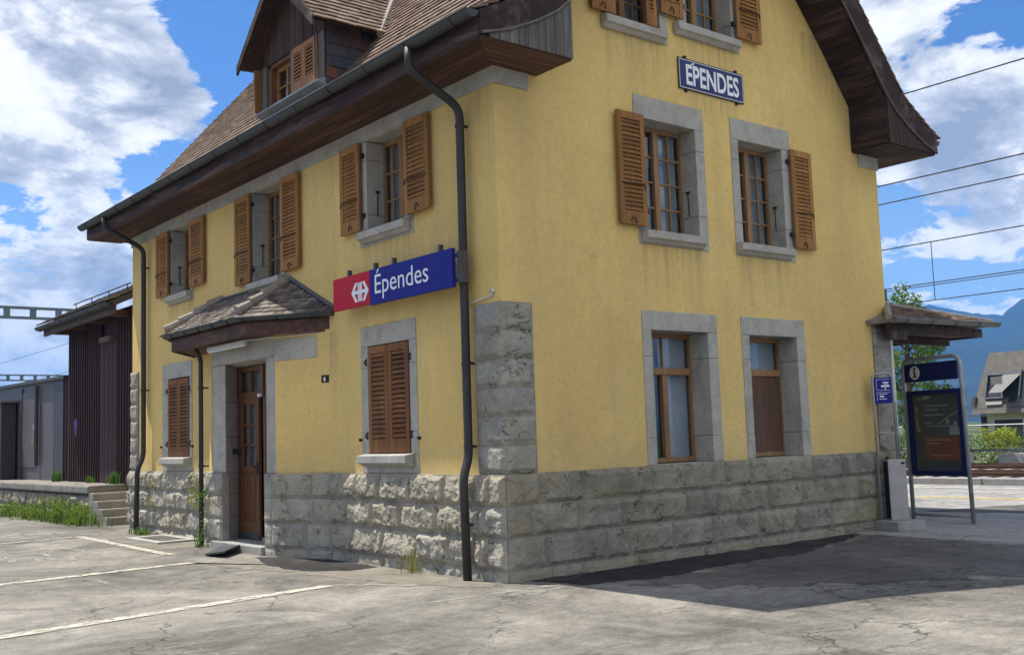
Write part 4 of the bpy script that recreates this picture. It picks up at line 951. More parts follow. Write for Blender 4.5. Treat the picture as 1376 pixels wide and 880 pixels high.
# ---- entrance canopy
cz0, cz1, ez = 3.125, 3.31, 3.37
fa = [(0, 3.70), (-.77, 4.70), (-.77, 7.32), (0, 8.33)]
mb = MB()
for (p, q) in zip(fa[:-1], fa[1:]):
    d = Vector((q[0] - p[0], q[1] - p[1])).normalized(); nn = Vector((-d.y, d.x)) * .03
    mb.hexa([(p[0], p[1], cz0), (q[0], q[1], cz0), (q[0] - nn.x, q[1] - nn.y, cz0), (p[0] - nn.x, p[1] - nn.y, cz0), (p[0], p[1], cz1), (q[0], q[1], cz1), (q[0] - nn.x, q[1] - nn.y, cz1), (p[0] - nn.x, p[1] - nn.y, cz1)])
mb.slab([(.0, 3.74), (-.745, 4.71), (-.745, 7.31), (0, 8.29)], cz0 + .025, cz0 + .05)
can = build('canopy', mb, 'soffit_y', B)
E0, E1, E2, E3 = Vector((0, 3.56, ez)), Vector((-.87, 4.76, ez)), Vector((-.87, 7.44, ez)), Vector((0, 8.62, ez)); T1, T2_ = Vector((0, 4.83, 3.93)), Vector((0, 7.15, 3.93))
mb = MB()
for f_ in ((E0, E1, T1), (E1, E2, T2_, T1), (E2, E3, T2_)):
    n_ = (f_[1] - f_[0]).cross(f_[2] - f_[0]).normalized()
    if n_.z < 0: n_ = -n_
    k = len(f_); P = [p - n_ * .012 for p in f_] + [p - n_ * .05 for p in f_]
    mb.add(P, [tuple(range(k)), tuple(range(2 * k - 1, k - 1, -1))] + [(i, (i + 1) % k, k + (i + 1) % k, k + i) for i in range(k)])
build('canopy_deck', mb, 'soffit_y', can)
mb = MB()
for f_ in ((E1, E0, T1, None), (E2, E1, T1, T2_), (E3, E2, T2_, None)):
    p0, u = f_[0], (f_[1] - f_[0]); ul = u.length; u.normalize()
    n_ = u.cross(f_[2] - f_[0]).normalized(); n_ = -n_ if n_.z < 0 else n_
    v_ = n_.cross(u).normalized(); v_ = -v_ if v_.z < 0 else v_
    poly = [((p - p0).dot(u), (p - p0).dot(v_)) for p in f_ if p is not None]
    def ins(a, b, poly=poly):
        r = False
        for i in range(len(poly)):
            (x1, y1), (x2, y2) = poly[i], poly[(i + 1) % len(poly)]
            if (y1 > b) != (y2 > b) and a < (x2 - x1) * (b - y1) / (y2 - y1) + x1: r = not r
        return r
    tile_rows(mb, lambda a, b, h: tuple(p0 + u * a + v_ * b + n_ * h), ul, max(q[1] for q in poly) + .05, lambda a, b: ins(a, max(b, .01)), .15, .105, .165, .018, .016, .022)
build('canopy_tiles', mb, 'canopy_tiles', can, recalc=False)
def caps(a, b, n_):
    a, b = Vector(a), Vector(b); mb = MB()
    for i in range(n_):
        p, q = a.lerp(b, i / n_), a.lerp(b, (i + 1.08) / n_)
        mb.tube([p + Vector((0, 0, .05 + .02)), q + Vector((0, 0, .05))], [.085, .065], 9)
    build('hip_tiles', mb, 'mortar_light', can)
caps(E1 + (T1 - E1) * .05, E1 + (T1 - E1) * .98, 4); caps(E2 + (T2_ - E2) * .05, T2_, 4)
mb = MB()
mb.tube([(-.02, 4.78, 3.96), (-.02, 7.2, 3.96)], .035, 6); mb.tube([(-.02, 3.54, 3.42), (-.02, 4.80, 3.99)], .03, 6); mb.tube([(-.02, 8.64, 3.42), (-.02, 7.18, 3.99)], .03, 6)
build('wall_flashing', mb, 'darksteel', can)
nrm = [(-.81, -.59), (-.93, -.31), (-.93, .31), (-.81, .59)]
gutter('canopy_gutter', [(-.005, 3.58, 3.37), (-.845, 4.70, 3.37), (-.845, 7.36, 3.37), (-.0, 8.5, 3.37)], .055, B, nrm, brackets=.5)
# ================================================================== platform-side canopy (part of the building)
A_, B_ = Vector((6.97, -.30, 3.15)), Vector((9.98, -.30, 3.20)); C_ = Vector((9.98, 7, 3.20)); Tp = Vector((7.75, .25, 3.44)); Tw = Vector((7.39, .25, 3.47)); Tb = Vector((7.39, 7, 3.47)); Aw = Vector((6.80, -.02, 3.14)); Tq = Vector((7.75, 6.8, 3.44))
mb = MB()
def plate(f_, th=.05):
    n_ = (f_[1] - f_[0]).cross(f_[2] - f_[0]).normalized(); n_ = -n_ if n_.z < 0 else n_
    k = len(f_); P = [p for p in f_] + [p - n_ * th for p in f_]
    mb.add(P, [tuple(range(k)), tuple(range(2 * k - 1, k - 1, -1))] + [(i, (i + 1) % k, k + (i + 1) % k, k + i) for i in range(k)])
plate((A_, B_, Tp)); plate((B_, C_, Tq, Tp)); plate((Aw, A_, Tp, Tw))
pc = build('platform_canopy', mb, 'canopy_tiles', B)
mb = MB(); mb.box(IDT, 7.0, 9.75, -.24, -.20, 2.97, 3.11); mb.slab([(7.385, -.22), (9.75, -.22), (9.75, 6.8), (7.385, 6.8)], 3.00, 3.02); mb.box(IDT, 9.71, 9.75, -.2, 6.8, 2.97, 3.11); mb.box(IDT, 6.98, 7.45, -.28, -.16, 2.86, 3.0); mb.box(IDT, 7.45, 9.7, .3, .42, 2.88, 2.99)
build('canopy_fascia', mb, 'verge_soffit', pc, bevel=.004)
mb = MB()
u_ = (B_ - A_).normalized(); n_ = u_.cross(Tp - A_).normalized(); n_ = -n_ if n_.z < 0 else n_; v_ = n_.cross(u_); v_ = -v_ if v_.z < 0 else v_
tp = ((Tp - A_).dot(u_), (Tp - A_).dot(v_)); ul = (B_ - A_).length
tile_rows(mb, lambda a, b, h: tuple(A_ + u_ * a + v_ * b + n_ * h), ul, tp[1], lambda a, b: (b / tp[1]) * tp[0] < a < ul - (b / tp[1]) * (ul - tp[0]), .15, .10, .15, .018, .014)
build('canopy_tiles', mb, 'tiles', pc, recalc=False)
mb = MB(); mb.tube([A_ + Vector((-.02, 0, .03)), A_.lerp(Tp, .5) + Vector((0, 0, .05)), Tp + Vector((0, 0, .04))], [.05, .06, .06], 8); mb.tube([B_ + Vector((0, 0, .03)), Tp + Vector((0, 0, .03))], .04, 8)
build('hip_tiles', mb, 'mortar_light', pc)
gutter('canopy_gutter', [(6.95, -.36, 3.15), (10.03, -.36, 3.20)], .065, B, [(0, -1), (0, -1)], brackets=.7, mat='oldzinc')
mb = MB(); mb.box(IDT, 7.40, 7.47, -.02, .06, .14, 2.95); build('corner_post', mb, 'offwhite', B, bevel=.006)
mb = MB(); mb.box(IDT, 7.38, 7.44, .0, .1, 3.48, 3.66); build('wall_lamp_box', mb, 'darksteel', B, bevel=.006)

# ================================================================== signs on the building
S = thing('station_sign', (-.2, 1.8, 3.30), 'long red and blue station name sign reading Épendes above the closed shutters', 'sign')
SG = lambda s, o, z: (-.25 - o, s, z)
mb = MB(); mb.box(SG, 2.244, 3.14, -.05, 0, 3.305, 3.715); build('emblem_panel', mb, 'red', S, bevel=.004)
mb = MB(); mb.box(SG, .515, 2.241, -.05, 0, 3.285, 3.715); build('name_panel', mb, 'blue', S, bevel=.004)
t_, w_ = text_mesh('Épendes', .335, SG, 0, 0, 0, 1, mirror=-1, bold=.0)
t_, _ = text_mesh('Épendes', .335, SG, 2.145, 3.41, .003, 1.17 / w_, mirror=-1, bold=.0); build('lettering', t_, 'white', S, recalc=False)
mb = MB(); cx, cz = 2.47, 3.48      # double-arrow cross emblem
for sg in (1, -1):
    mb.prism([(cx + sg * .008, cz - .117), (cx + sg * .046, cz - .117), (cx + sg * .046, cz + .117), (cx + sg * .008, cz + .117)][::sg], SG, .001, .004)
    for k in (1, -1):
        mb.prism([(cx + sg * .205, cz), (cx + sg * .112, cz + k * .120), (cx + sg * .056, cz + k * .120), (cx + sg * .130, cz + k * .020), (cx + sg * .130, cz)], SG, .001, .004)
    mb.prism([(cx + sg * .046, cz - .021), (cx + sg * .135, cz - .021), (cx + sg * .135, cz + .021), (cx + sg * .046, cz + .021)], SG, .0012, .0042)
mb.box(SG, cx - .009, cx + .009, .0011, .0041, cz - .021, cz + .021)
build('emblem', mb, 'white', S)
for s in (2.93, 2.29, 1.87, .90):
    mb = MB(); mb.box(FAC, s - .02, s + .02, .10, .15, 3.33, 3.82); mb.box(FAC, s - .018, s + .018, .005, .10, 3.40, 3.44); mb.box(FAC, s - .018, s + .018, .005, .10, 3.62, 3.66); mb.box(FAC, s - .03, s + .03, .002, .012, 3.36, 3.70)
    build('bracket', mb, 'darksteel', S)
mb = MB(); mb.box(FAC, .48, 3.1, .16, .198, 3.34, 3.38); mb.box(FAC, .48, 3.1, .16, .198, 3.62, 3.66); mb.box(FAC, .42, .48, .10, .20, 3.33, 3.68); build('carrier_rail', mb, 'darksteel', S)

S = thing('name_plate', (3.63, -.02, 5.96), 'blue enamel plate reading ÉPENDES high on the yellow gable wall', 'sign')
EP = lambda s, o, z: (s, -.022 - o, z)
mb = MB(); mb.box(EP, 2.985, 4.268, -.012, .0, 5.960, 6.371); build('backing', mb, 'black', S, bevel=.012)
mb = MB(); mb.box(EP, 3.0, 4.253, .0002, .0022, 5.975, 6.356); build('border', mb, 'offwhite', S, bevel=.001)
mb = MB(); mb.box(EP, 3.012, 4.241, .0023, .0043, 5.987, 6.344); build('plate_face', mb, 'enamel', S, bevel=.001)
t_, w_ = text_mesh('EPENDES', .36, EP, 0, 0, 0, 1, bold=.004)
t_, _ = text_mesh('EPENDES', .36, EP, 3.11, 6.035, .0055, 1.05 / w_, bold=.009)
zz = [p[2] for p in t_.v]; k = .275 / (max(zz) - min(zz)); z_ = min(zz); t_.v = [(p[0], p[1], 6.025 + (p[2] - z_) * k) for p in t_.v]
build('lettering', t_, 'white', S, recalc=False)
mb = MB(); mb.prism([(3.215, 6.305), (3.26, 6.305), (3.30, 6.332), (3.265, 6.332)], EP, .0048, .0062); build('accent', mb, 'white', S)
for s in (3.12, 4.12):
    for z in (6.365, 5.93): mb = MB(); mb.box(EP, s - .02, s + .02, -.02, .008, z, z + .035); build('clip', mb, 'iron', S)

S = thing('strip_light', (-.5, 5.8, 3.1), 'white strip light housing under the edge of the entrance canopy', 'lamp')
mb = MB(); mb.box(IDT, -.56, -.50, 5.17, 6.46, 3.055, 3.125); build('housing', mb, 'offwhite', S, bevel=.008)
mb = MB(); mb.box(IDT, -.548, -.512, 5.19, 6.44, 3.04, 3.056); mb.tube([(-.563, 5.2, 3.09), (-.563, 6.44, 3.09)], .004, 6); build('diffuser', mb, 'white', S)
mb = MB(); mb.tube([(-.53, 5.17, 3.115), (-.40, 4.66, 3.11), (-.08, 3.86, 3.115)], .009, 6); build('cable', mb, 'offwhite', S)

S = thing('number_plate', (0, 3.76, 2.5), 'tiny dark house number plate on yellow wall right of the entrance', 'sign')
mb = MB(); mb.box(OBL, .06, .185, .0, .012, 2.44, 2.54); build('plate', mb, 'black', S, bevel=.004)
t_, w_ = text_mesh('6', .085, OBL, .148, 2.46, .0135, 1, mirror=-1, bold=.002); build('numeral', t_, 'white', S, recalc=False)

# ================================================================== GROUND
def sheet(name, poly, z, mat, k=True):
    mb = MB(); mb.add([(x, y, z) for x, y in poly], [tuple(range(len(poly)))])
    o = build(name, mb, mat, recalc=False)
    if o.data.polygons[0].normal.z < 0: o.data.flip_normals()
    return kind(o)
def grid_sheet(name, x0, x1, y0, y1, nx, ny, zf, mat):
    mb = MB(); P = [(x0 + (x1 - x0) * i / nx, y0 + (y1 - y0) * j / ny) for j in range(ny + 1) for i in range(nx + 1)]
    mb.add([(x, y, zf(x, y)) for x, y in P], [(j * (nx + 1) + i, j * (nx + 1) + i + 1, (j + 1) * (nx + 1) + i + 1, (j + 1) * (nx + 1) + i) for j in range(ny) for i in range(nx)])
    return kind(build(name, mb, mat, recalc=False, smooth=True))
sheet('ground', [(-6000, -6000), (6000, -6000), (6000, 6000), (-6000, 6000)], -.75, 'earth')
mb = MB(); mb.slab([(-60, -60), (6.03, -60), (6.03, 62), (-60, 62)], -.7, G); kind(build('asphalt_yard', mb, 'asphalt'))
mb = MB(); mb.slab([(6.03, -60), (17.0, -60), (17.0, 62), (6.03, 62)], -.7, G + .002); kind(build('platform', mb, 'paving'))
def irregular(poly, n=6, amp=.06, seed=0):
    out = []
    for i in range(len(poly)):
        a, b = Vector(poly[i]), Vector(poly[(i + 1) % len(poly)]); d = (b - a); nn = Vector((-d.y, d.x)).normalized()
        for k in range(n):
            p = a.lerp(b, k / n); j = amp * (noise.noise(Vector((p.x * 3 + seed, p.y * 3, seed))) + .7 * noise.noise(Vector((p.x * 9 + seed, p.y * 9, seed))) + .45 * noise.noise(Vector((p.x * 24, p.y * 24 + seed, seed)))); p = p + nn * j * 2; out.append((p.x, p.y))
    return out
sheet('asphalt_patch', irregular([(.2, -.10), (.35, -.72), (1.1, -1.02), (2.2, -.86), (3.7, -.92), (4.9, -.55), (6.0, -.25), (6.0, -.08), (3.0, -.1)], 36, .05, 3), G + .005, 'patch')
sheet('asphalt_patch', irregular([(.6, -1.1), (1.6, -2.5), (4.2, -4.2), (5.8, -3.6), (6.02, -.4), (4.2, -.8), (2.2, -.95)], 40, .14, 8), G + .003, 'patch2')
sheet('asphalt_patch', irregular([(-1.5, 4.9), (-.6, 4.0), (-.12, 3.6), (-.12, .1), (-.35, -.15), (-.75, .7), (-1.0, 2.2), (-1.25, 3.6)], 24, .035, 5), G + .003, 'dirt')
sheet('asphalt_patch', irregular([(-1.0, 9.4), (-1.05, 7.0), (-.55, 7.0), (-.15, 7.6), (-.15, 11.2), (-.6, 11.4)], 24, .03, 15), G + .003, 'dirt')
def strip(name, p, q, w, mat='linepaint', z=.008):
    d = (Vector(q) - Vector(p)); l_ = d.length; d.normalize(); nn = Vector((-d.y, d.x)) * w / 2; n = max(2, int(l_ / .25)); A = []; Bp = []
    for i in range(n + 1):
        c_ = Vector(p) + d * l_ * i / n; j = 1 + .10 * noise.noise(Vector((c_.x * 4, c_.y * 4, 1))); A.append(tuple(c_ + nn * j)); Bp.append(tuple(c_ - nn * j))
    return sheet(name, A + Bp[::-1], G + z, mat)
strip('road_marking', (-8.2, .33), (-1.35, 1.36), .17); strip('road_marking', (-1.30, 1.37), (-.75, .62), .10, 'faint')
strip('road_marking', (-8.2, 4.3), (-1.45, 4.86), .17); strip('road_marking', (-1.10, 10.85), (-1.24, 6.15), .15)
strip('road_marking', (-1.80, 5.92), (-1.26, 6.22), .10, 'faint'); strip('road_marking', (-5.5, 10.5), (-1.95, 10.72), .13); strip('road_marking', (-1.85, 10.74), (-1.2, 10.82), .13)
strip('road_marking', (-3.1, 4.35), (-2.85, 4.28), .10, 'faint'); strip('road_marking', (-2.9, 4.2), (-2.92, 2.95), .07, 'faint')
strip('road_marking', (-1.5, -.46), (.3, -.56), .05, 'faint'); strip('road_marking', (-2.1, 3.9), (-1.0, 3.4), .06, 'faint'); strip('road_marking', (-1.55, 3.2), (-1.25, 3.15), .1, 'faint')

for i, (p, q) in enumerate([((-3.3, 7.3), (-3.0, 9.2)), ((-3.05, 7.2), (-2.75, 9.2)), ((-2.8, 6.9), (-2.6, 7.6)), ((-2.62, 6.8), (-2.25, 8.9)), ((-2.4, 6.6), (-2.3, 7.3)), ((-2.35, 8.0), (-2.0, 9.3)), ((-2.1, 7.3), (-1.95, 7.8)), ((-2.2, 8.7), (-2.75, 8.8)), ((-1.85, 7.3), (-1.95, 8.9)), ((-3.6, 6.9), (-3.4, 7.9))]):
    strip('road_marking', p, q, .11, 'faint')
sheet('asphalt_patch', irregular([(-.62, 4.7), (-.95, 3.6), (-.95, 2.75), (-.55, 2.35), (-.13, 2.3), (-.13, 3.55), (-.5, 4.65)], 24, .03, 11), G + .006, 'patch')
# pale paving joint lines and platform lines
strip('platform_marking', (12.95, -30), (12.95, 5.5), .28, 'yellowline', .010); strip('platform_marking', (15.9, -40), (15.9, 50), .32, 'linepaint', .010)
sheet('platform_patch', irregular([(9.8, 1.0), (12.2, .2), (13.2, -1.0), (11.5, -1.8), (10.2, -.9)], 5, .1, 4), G + .009, 'patch2')

# hatch, mat
S = thing('drain_cover', (-.35, 8.8, G), 'asphalt filled hatch with a pale concrete rim beside the corner downpipe', 'hatch')
mb = MB()
for p in ([(-.70, 7.95), (-.70, 9.4), (-.58, 9.4), (-.58, 7.95)], [(-.12, 7.95), (-.12, 9.4), (-.0, 9.4), (-.0, 7.95)], [(-.58, 7.95), (-.58, 8.1), (-.12, 8.1), (-.12, 7.95)], [(-.58, 9.25), (-.58, 9.4), (-.12, 9.4), (-.12, 9.25)]): mb.slab([(x - .06, y) for x, y in p], G - .02, G + .035)
build('rim', mb, 'sill', S, bevel=.006)
mb = MB(); mb.slab([(-.642, 8.1), (-.642, 9.25), (-.178, 9.25), (-.178, 8.1)], G - .02, G + .028); build('infill', mb, 'patch2', S)
S = MB(); S.hexa([(-1.0, 5.50, G + .012), (-.42, 6.32, G + .012), (-.36, 5.66, G + .09), (-.92, 5.02, G + .07), (-1.0, 5.50, G + .04), (-.42, 6.32, G + .04), (-.36, 5.66, G + .118), (-.92, 5.02, G + .10)])
tag(build('door_mat', S, 'rubber', bevel=.006), 'black rubber mat lying askew in front of the wooden door', 'mat')

# ================================================================== LOADING DOCK, SHED, GREY BUILDING
DK = thing('loading_dock', (.6, 17, G), 'low stone loading dock with worn concrete top and four steps beside the yellow building', 'dock')
mb = MB(); mb.slab([(.1, 14.3), (.1, 40), (7, 40), (7, 14.3)], .73, .915)
build('dock_slab', mb, 'dock_top', DK, bevel=.04)
mb = MB()
DF = lambda s, o, z: (.19 - o, s, z)
for z0, z1 in ((-.02, .36), (.36, .70)): course(mb, DF, 14.33, 24, z0, z1, .0, .11, lens=(.3, .7), res=.035)
build('dock_wall', mb, 'rock', DK, recalc=False)
mb = MB(); mb.box(IDT, .195, 7, 14.33, 39, -.1, .70); build('dock_core', mb, 'mortar', DK)
nst = 4
for i in range(nst): mb = MB(); mb.box(IDT, .13, 1.5, 13.1 + .3 * i, 14.33, G - .1 + (0 if i == 0 else .1 + .155 * i), G + .155 * (i + 1)); st_ = build('step', mb, 'mortar', DK, bevel=.012); mb = MB(); mb.box(IDT, .12, 1.5, 13.085 + .3 * i, 13.12 + .3 * i, G + .155 * (i + 1) - .035, G + .155 * (i + 1) + .006); build('nosing', mb, 'sill', st_, bevel=.006)

SH = thing('wooden_shed', (3, 16.2, .915), 'dark brown plank goods shed with tiled roof on the loading dock', 'shed')
sx, sy0, sy1, sz = .9, 13.85, 18.45, 4.72
mb = MB(); y = sy0
while y < sy1 - .01:
    if not (14.75 < y < 15.85):
        mb.box(IDT, sx - .02 + random.uniform(-.004, .004), sx + .03, y + .002, min(y + .165, sy1) - .002, .915, sz); mb.box(IDT, sx - .045, sx - .018, y - .028, y + .028, .915, sz)
    y += .17
mb.box(IDT, sx + .03, 5.5, sy0, sy0 + .05, .915, sz); mb.box(IDT, sx + .03, 5.5, sy1 - .05, sy1, .915, sz); mb.box(IDT, sx + .03, sx + .06, sy0, sy1, .915, sz); mb.box(IDT, 5.5, 5.55, sy0, sy1, .915, sz)
build('shed_wall', mb, 'shed_wall', SH)
mb = MB(); mb.box(IDT, sx - .05, sx + .02, 14.78, 15.86, .93, 4.1)
for yy in (15.05, 15.32, 15.59): mb.box(IDT, sx - .055, sx - .049, yy - .004, yy + .004, .93, 4.1)
build('sliding_door', mb, 'shed_wall', SH)
mb = MB(); mb.box(IDT, sx - .16, sx - .02, 14.95, 15.65, 4.05, 4.17); build('shed_lamp', mb, 'board', SH, bevel=.01)
mb = MB(); mb.hexa([(.30, 13.5, 4.60), (.30, 18.86, 4.60), (3.3, 18.86, 6.05), (3.3, 13.5, 6.05), (.30, 13.5, 4.74), (.30, 18.86, 4.74), (3.3, 18.86, 6.19), (3.3, 13.5, 6.19)])
mb.hexa([(6.3, 13.5, 4.60), (6.3, 18.86, 4.60), (3.3, 18.86, 6.05), (3.3, 13.5, 6.05), (6.3, 13.5, 4.74), (6.3, 18.86, 4.74), (3.3, 18.86, 6.19), (3.3, 13.5, 6.19)])
mb.box(IDT, .36, .42, 13.5, 18.7, 4.48, 4.66)
sr = build('shed_roof', mb, 'shed_roofwood', SH)
for yy in (14.2, 15.6, 17.0, 18.3): mb = MB(); mb.box(IDT, .40, .95, yy - .07, yy + .07, 4.50, 4.64); build('rafter_end', mb, 'board', sr)
mb = MB(); sl = math.hypot(3.0, 1.45)
tile_rows(mb, lambda u, a, h: (.28 + a * 3 / sl - h * 1.45 / sl, 13.5 + u, 4.74 + a * 1.45 / sl + h * 3 / sl), 5.4, sl, None, .2, .2, .27, .03, .02, .035)
build('shed_tiles', mb, 'canopy_tiles', sr, recalc=False)
mb = MB(); mb.tube([(.75, 13.6, 5.16), (.75, 17.6, 5.16)], .014, 6)
for yy in (13.8, 15.0, 16.2, 17.4): mb.tube([(.75, yy, 4.95), (.75, yy, 5.17)], .012, 5)
build('snow_guard', mb, 'iron', sr)
gutter('shed_gutter', [(.27, 13.5, 4.70), (.27, 18.9, 4.70)], .07, SH, [(-1, 0), (-1, 0)], brackets=1.0)
mb = MB(); P = []
for i in range(14):
    t = 2 * math.pi * i / 14; P.append((17.72 + .11 * math.cos(t) * (1 + .3 * math.sin(3 * t)), 2.22 + .22 * math.sin(t)))
mb.prism(P, lambda s, o, z: (sx - o, s, z), .046, .0475); build('spray_mark', mb, 'purple', SH)

GB = thing('grey_metal_building', (2.5, 24, .915), 'low grey metal clad storage building with padlocked door behind the wooden shed', 'building')
gx = .95
mb = MB(); mb.hexa([(gx, 18.9, .9), (gx, 36, .9), (6, 36, .9), (6, 18.9, .9), (gx, 18.9, 3.45), (gx, 36, 3.72), (6, 36, 3.72), (6, 18.9, 3.45)])
build('cladding', mb, 'cladding', GB)
mb = MB(); mb.hexa([(gx - .10, 18.75, 3.45), (gx - .10, 36.1, 3.72), (6.1, 36.1, 3.72), (6.1, 18.75, 3.45), (gx - .10, 18.75, 3.53), (gx - .10, 36.1, 3.80), (6.1, 36.1, 3.80), (6.1, 18.75, 3.53)]); build('roof_edge', mb, 'gutter', GB)
for ya_, yb_ in ((19.70, 19.80), (22.85, 22.95), (18.95, 19.69)): mb = MB(); mb.box(IDT, gx - .04, gx - .002, ya_, yb_, .915, 3.42); build('cladding_trim', mb, 'cladding_dark', GB)
mb = MB(); mb.box(IDT, gx - .025, gx - .001, 21.45, 22.85, 1.25, 3.30); dr_ = build('door', mb, 'cladding', GB, bevel=.01)
mb = MB(); mb.tube([(gx - .06, 21.55, 2.28), (gx - .06, 21.55, 2.05)], .022, 8); mb.box(IDT, gx - .07, gx - .03, 21.50, 21.60, 2.28, 2.40); build('hasp', mb, 'galv', dr_)
mb = MB(); mb.box(IDT, gx - .085, gx - .045, 21.48, 21.66, 1.86, 2.02); build('padlock', mb, 'brass', dr_, bevel=.008)
mb = MB(); mb.tube([(gx - .07, 21.25, 3.42), (gx - .07, 21.25, 1.30)], .05, 10); mb.tube([(gx - .05, 21.0, 2.9), (gx - .05, 21.0, 1.55)], .012, 6); build('downpipe', mb, 'cladding_dark', GB)
CB = thing('metal_cabinet', (.55, 25, .915), 'dark steel cabinet standing in front of the grey storage building', 'cabinet')
mb = MB(); mb.box(IDT, .50, .90, 23.4, 27.5, .915, 3.05); build('cabinet_body', mb, 'cladding_dark', CB, bevel=.02)
mb = MB(); mb.box(IDT, .46, .95, 23.3, 27.6, 3.05, 3.12); build('cabinet_lid', mb, 'cladding', CB, bevel=.01)

# ================================================================== VEGETATION
def leaves(mb, c, r, n, size, rng, squash=1.0, shell=.35):
    for _ in range(n):
        while True:
            p = Vector((rng.uniform(-1, 1), rng.uniform(-1, 1), rng.uniform(-1, 1)))
            if shell < p.length <= 1: break
        q = Vector(c) + Vector((p.x * r, p.y * r, p.z * r * squash)); a = Vector((rng.gauss(0, 1), rng.gauss(0, 1), rng.gauss(0, .7))).normalized(); b = a.cross(Vector((rng.gauss(0, 1), rng.gauss(0, 1), rng.gauss(0, 1)))).normalized()
        s = size * rng.uniform(.6, 1.3)
        mb.add([q - a * s, q + b * s * .5, q + a * s, q - b * s * .5], [(0, 1, 2, 3)])
def blades(mb, c, spread, n, h, rng, w=.012):
    for _ in range(n):
        x, y = c[0] + rng.gauss(0, spread[0]), c[1] + rng.gauss(0, spread[1]); hh = h * rng.uniform(.5, 1.2); d = Vector((rng.gauss(0, 1), rng.gauss(0, 1), 0)).normalized(); l_ = rng.uniform(.1, .5) * hh
        s = Vector((-d.y, d.x, 0)) * w * rng.uniform(.6, 1.6); p0 = Vector((x, y, c[2])); p1 = p0 + Vector((0, 0, hh * .6)) + d * l_ * .3; p2 = p0 + Vector((0, 0, hh)) + d * l_
        mb.add([p0 - s, p0 + s, p1 + s * .8, p1 - s * .8, p2], [(0, 1, 2, 3), (3, 2, 4)])
rng = random.Random(3)
spots = [((-.12, 15.6, G), .55, 'tall bright green weed clump in front of the dock wall'), ((-.10, 14.2, G), .42, 'weed clump with yellow tips right beside the dock steps'), ((-.2, 17.2, G), .34, 'low grassy weed clump along the middle of the dock wall'), ((-.25, 19.3, G), .30, 'sparse weed clump at the far left of the dock wall')]
for c, h, lab in spots:
    w_ = thing('weed_clump', c, lab, 'weeds', 'weeds along the dock')
    mb = MB(); blades(mb, c, (.17, .55), 130, h * .7, rng, .008); build('blades', mb, 'grass', w_, recalc=False)
    mb = MB()
    for _ in range(34): leaves(mb, (c[0] + rng.gauss(0, .16), c[1] + rng.gauss(0, .5), c[2] + rng.uniform(.03, h * .8)), .12, 44, rng.uniform(.015, .035), rng)
    build('foliage', mb, 'weedleaf', w_, recalc=False)
    mb = MB(); blades(mb, c, (.2, .6), 40, h * .9, rng, .004); build('dry_stems', mb, 'straw', w_, recalc=False)
for c, h, n, lab in [((.75, 18.9, .915), .28, 60, 'small weed at the seam between shed and grey building'), ((.78, 16.3, .915), .16, 40, 'tiny weed on the dock below the shed door'), ((.75, 14.6, .915), .26, 70, 'weed on the dock close to the yellow corner')]:
    mb = MB(); blades(mb, c, (.06, .12), n, h, rng, .009); leaves(mb, (c[0], c[1], c[2] + h * .4), h * .6, n, .022, rng)
    tag(build('dock_weed', mb, 'grass', recalc=False), lab, 'weed', 'weeds on the dock top')
S = thing('climbing_plant', (-.5, 7.05, G), 'thin green weed climbing at the foot of the canopy downpipe', 'plant')
mb = MB(); blades(mb, (-.52, 6.85, G), (.03, .04), 22, .3, rng, .006)
for z in np.linspace(.2, 1.0, 12): leaves(mb, (-.50 + rng.gauss(0, .02), 6.82 + rng.gauss(0, .03), z), .045, 8, .018, rng)
leaves(mb, (-.52, 6.8, .92), .09, 40, .026, rng)
build('foliage', mb, 'grass', S, recalc=False)
S = thing('yellow_creeper', (-.15, 7.9, 1.0), 'yellow green creeper on the stone base beside the canopy downpipe', 'plant')
mb = MB()
for _ in range(26): leaves(mb, (-.14 + rng.gauss(0, .015), 7.95 + rng.gauss(0, .13), rng.uniform(.62, 1.23)), .05, 20, .015, rng)
build('foliage', mb, 'moss', S, recalc=False)
S = thing('yellow_creeper', (-.15, 9.95, 1.0), 'yellow green creeper hanging on the stone base left of the small closed shutters', 'plant')
mb = MB()
for _ in range(15): leaves(mb, (-.13 + rng.gauss(0, .01), 9.98 + rng.gauss(0, .09), rng.uniform(.55, 1.22)), .045, 16, .013, rng)
build('foliage', mb, 'moss', S, recalc=False)
mb = MB(); blades(mb, (-.2, 1.55, G), (.04, .12), 26, .3, rng, .006); tag(build('dry_grass', mb, 'moss', recalc=False), 'dry grass tuft at foot of stone base below the closed shutters', 'grass tuft')
mb = MB(); blades(mb, (-.28, 10.15, G), (.05, .2), 50, .14, rng, .008); leaves(mb, (-.3, 10.1, G + .06), .1, 40, .02, rng); tag(build('corner_weed', mb, 'grass', recalc=False), 'small weed at the foot of the far corner downpipe', 'weed')

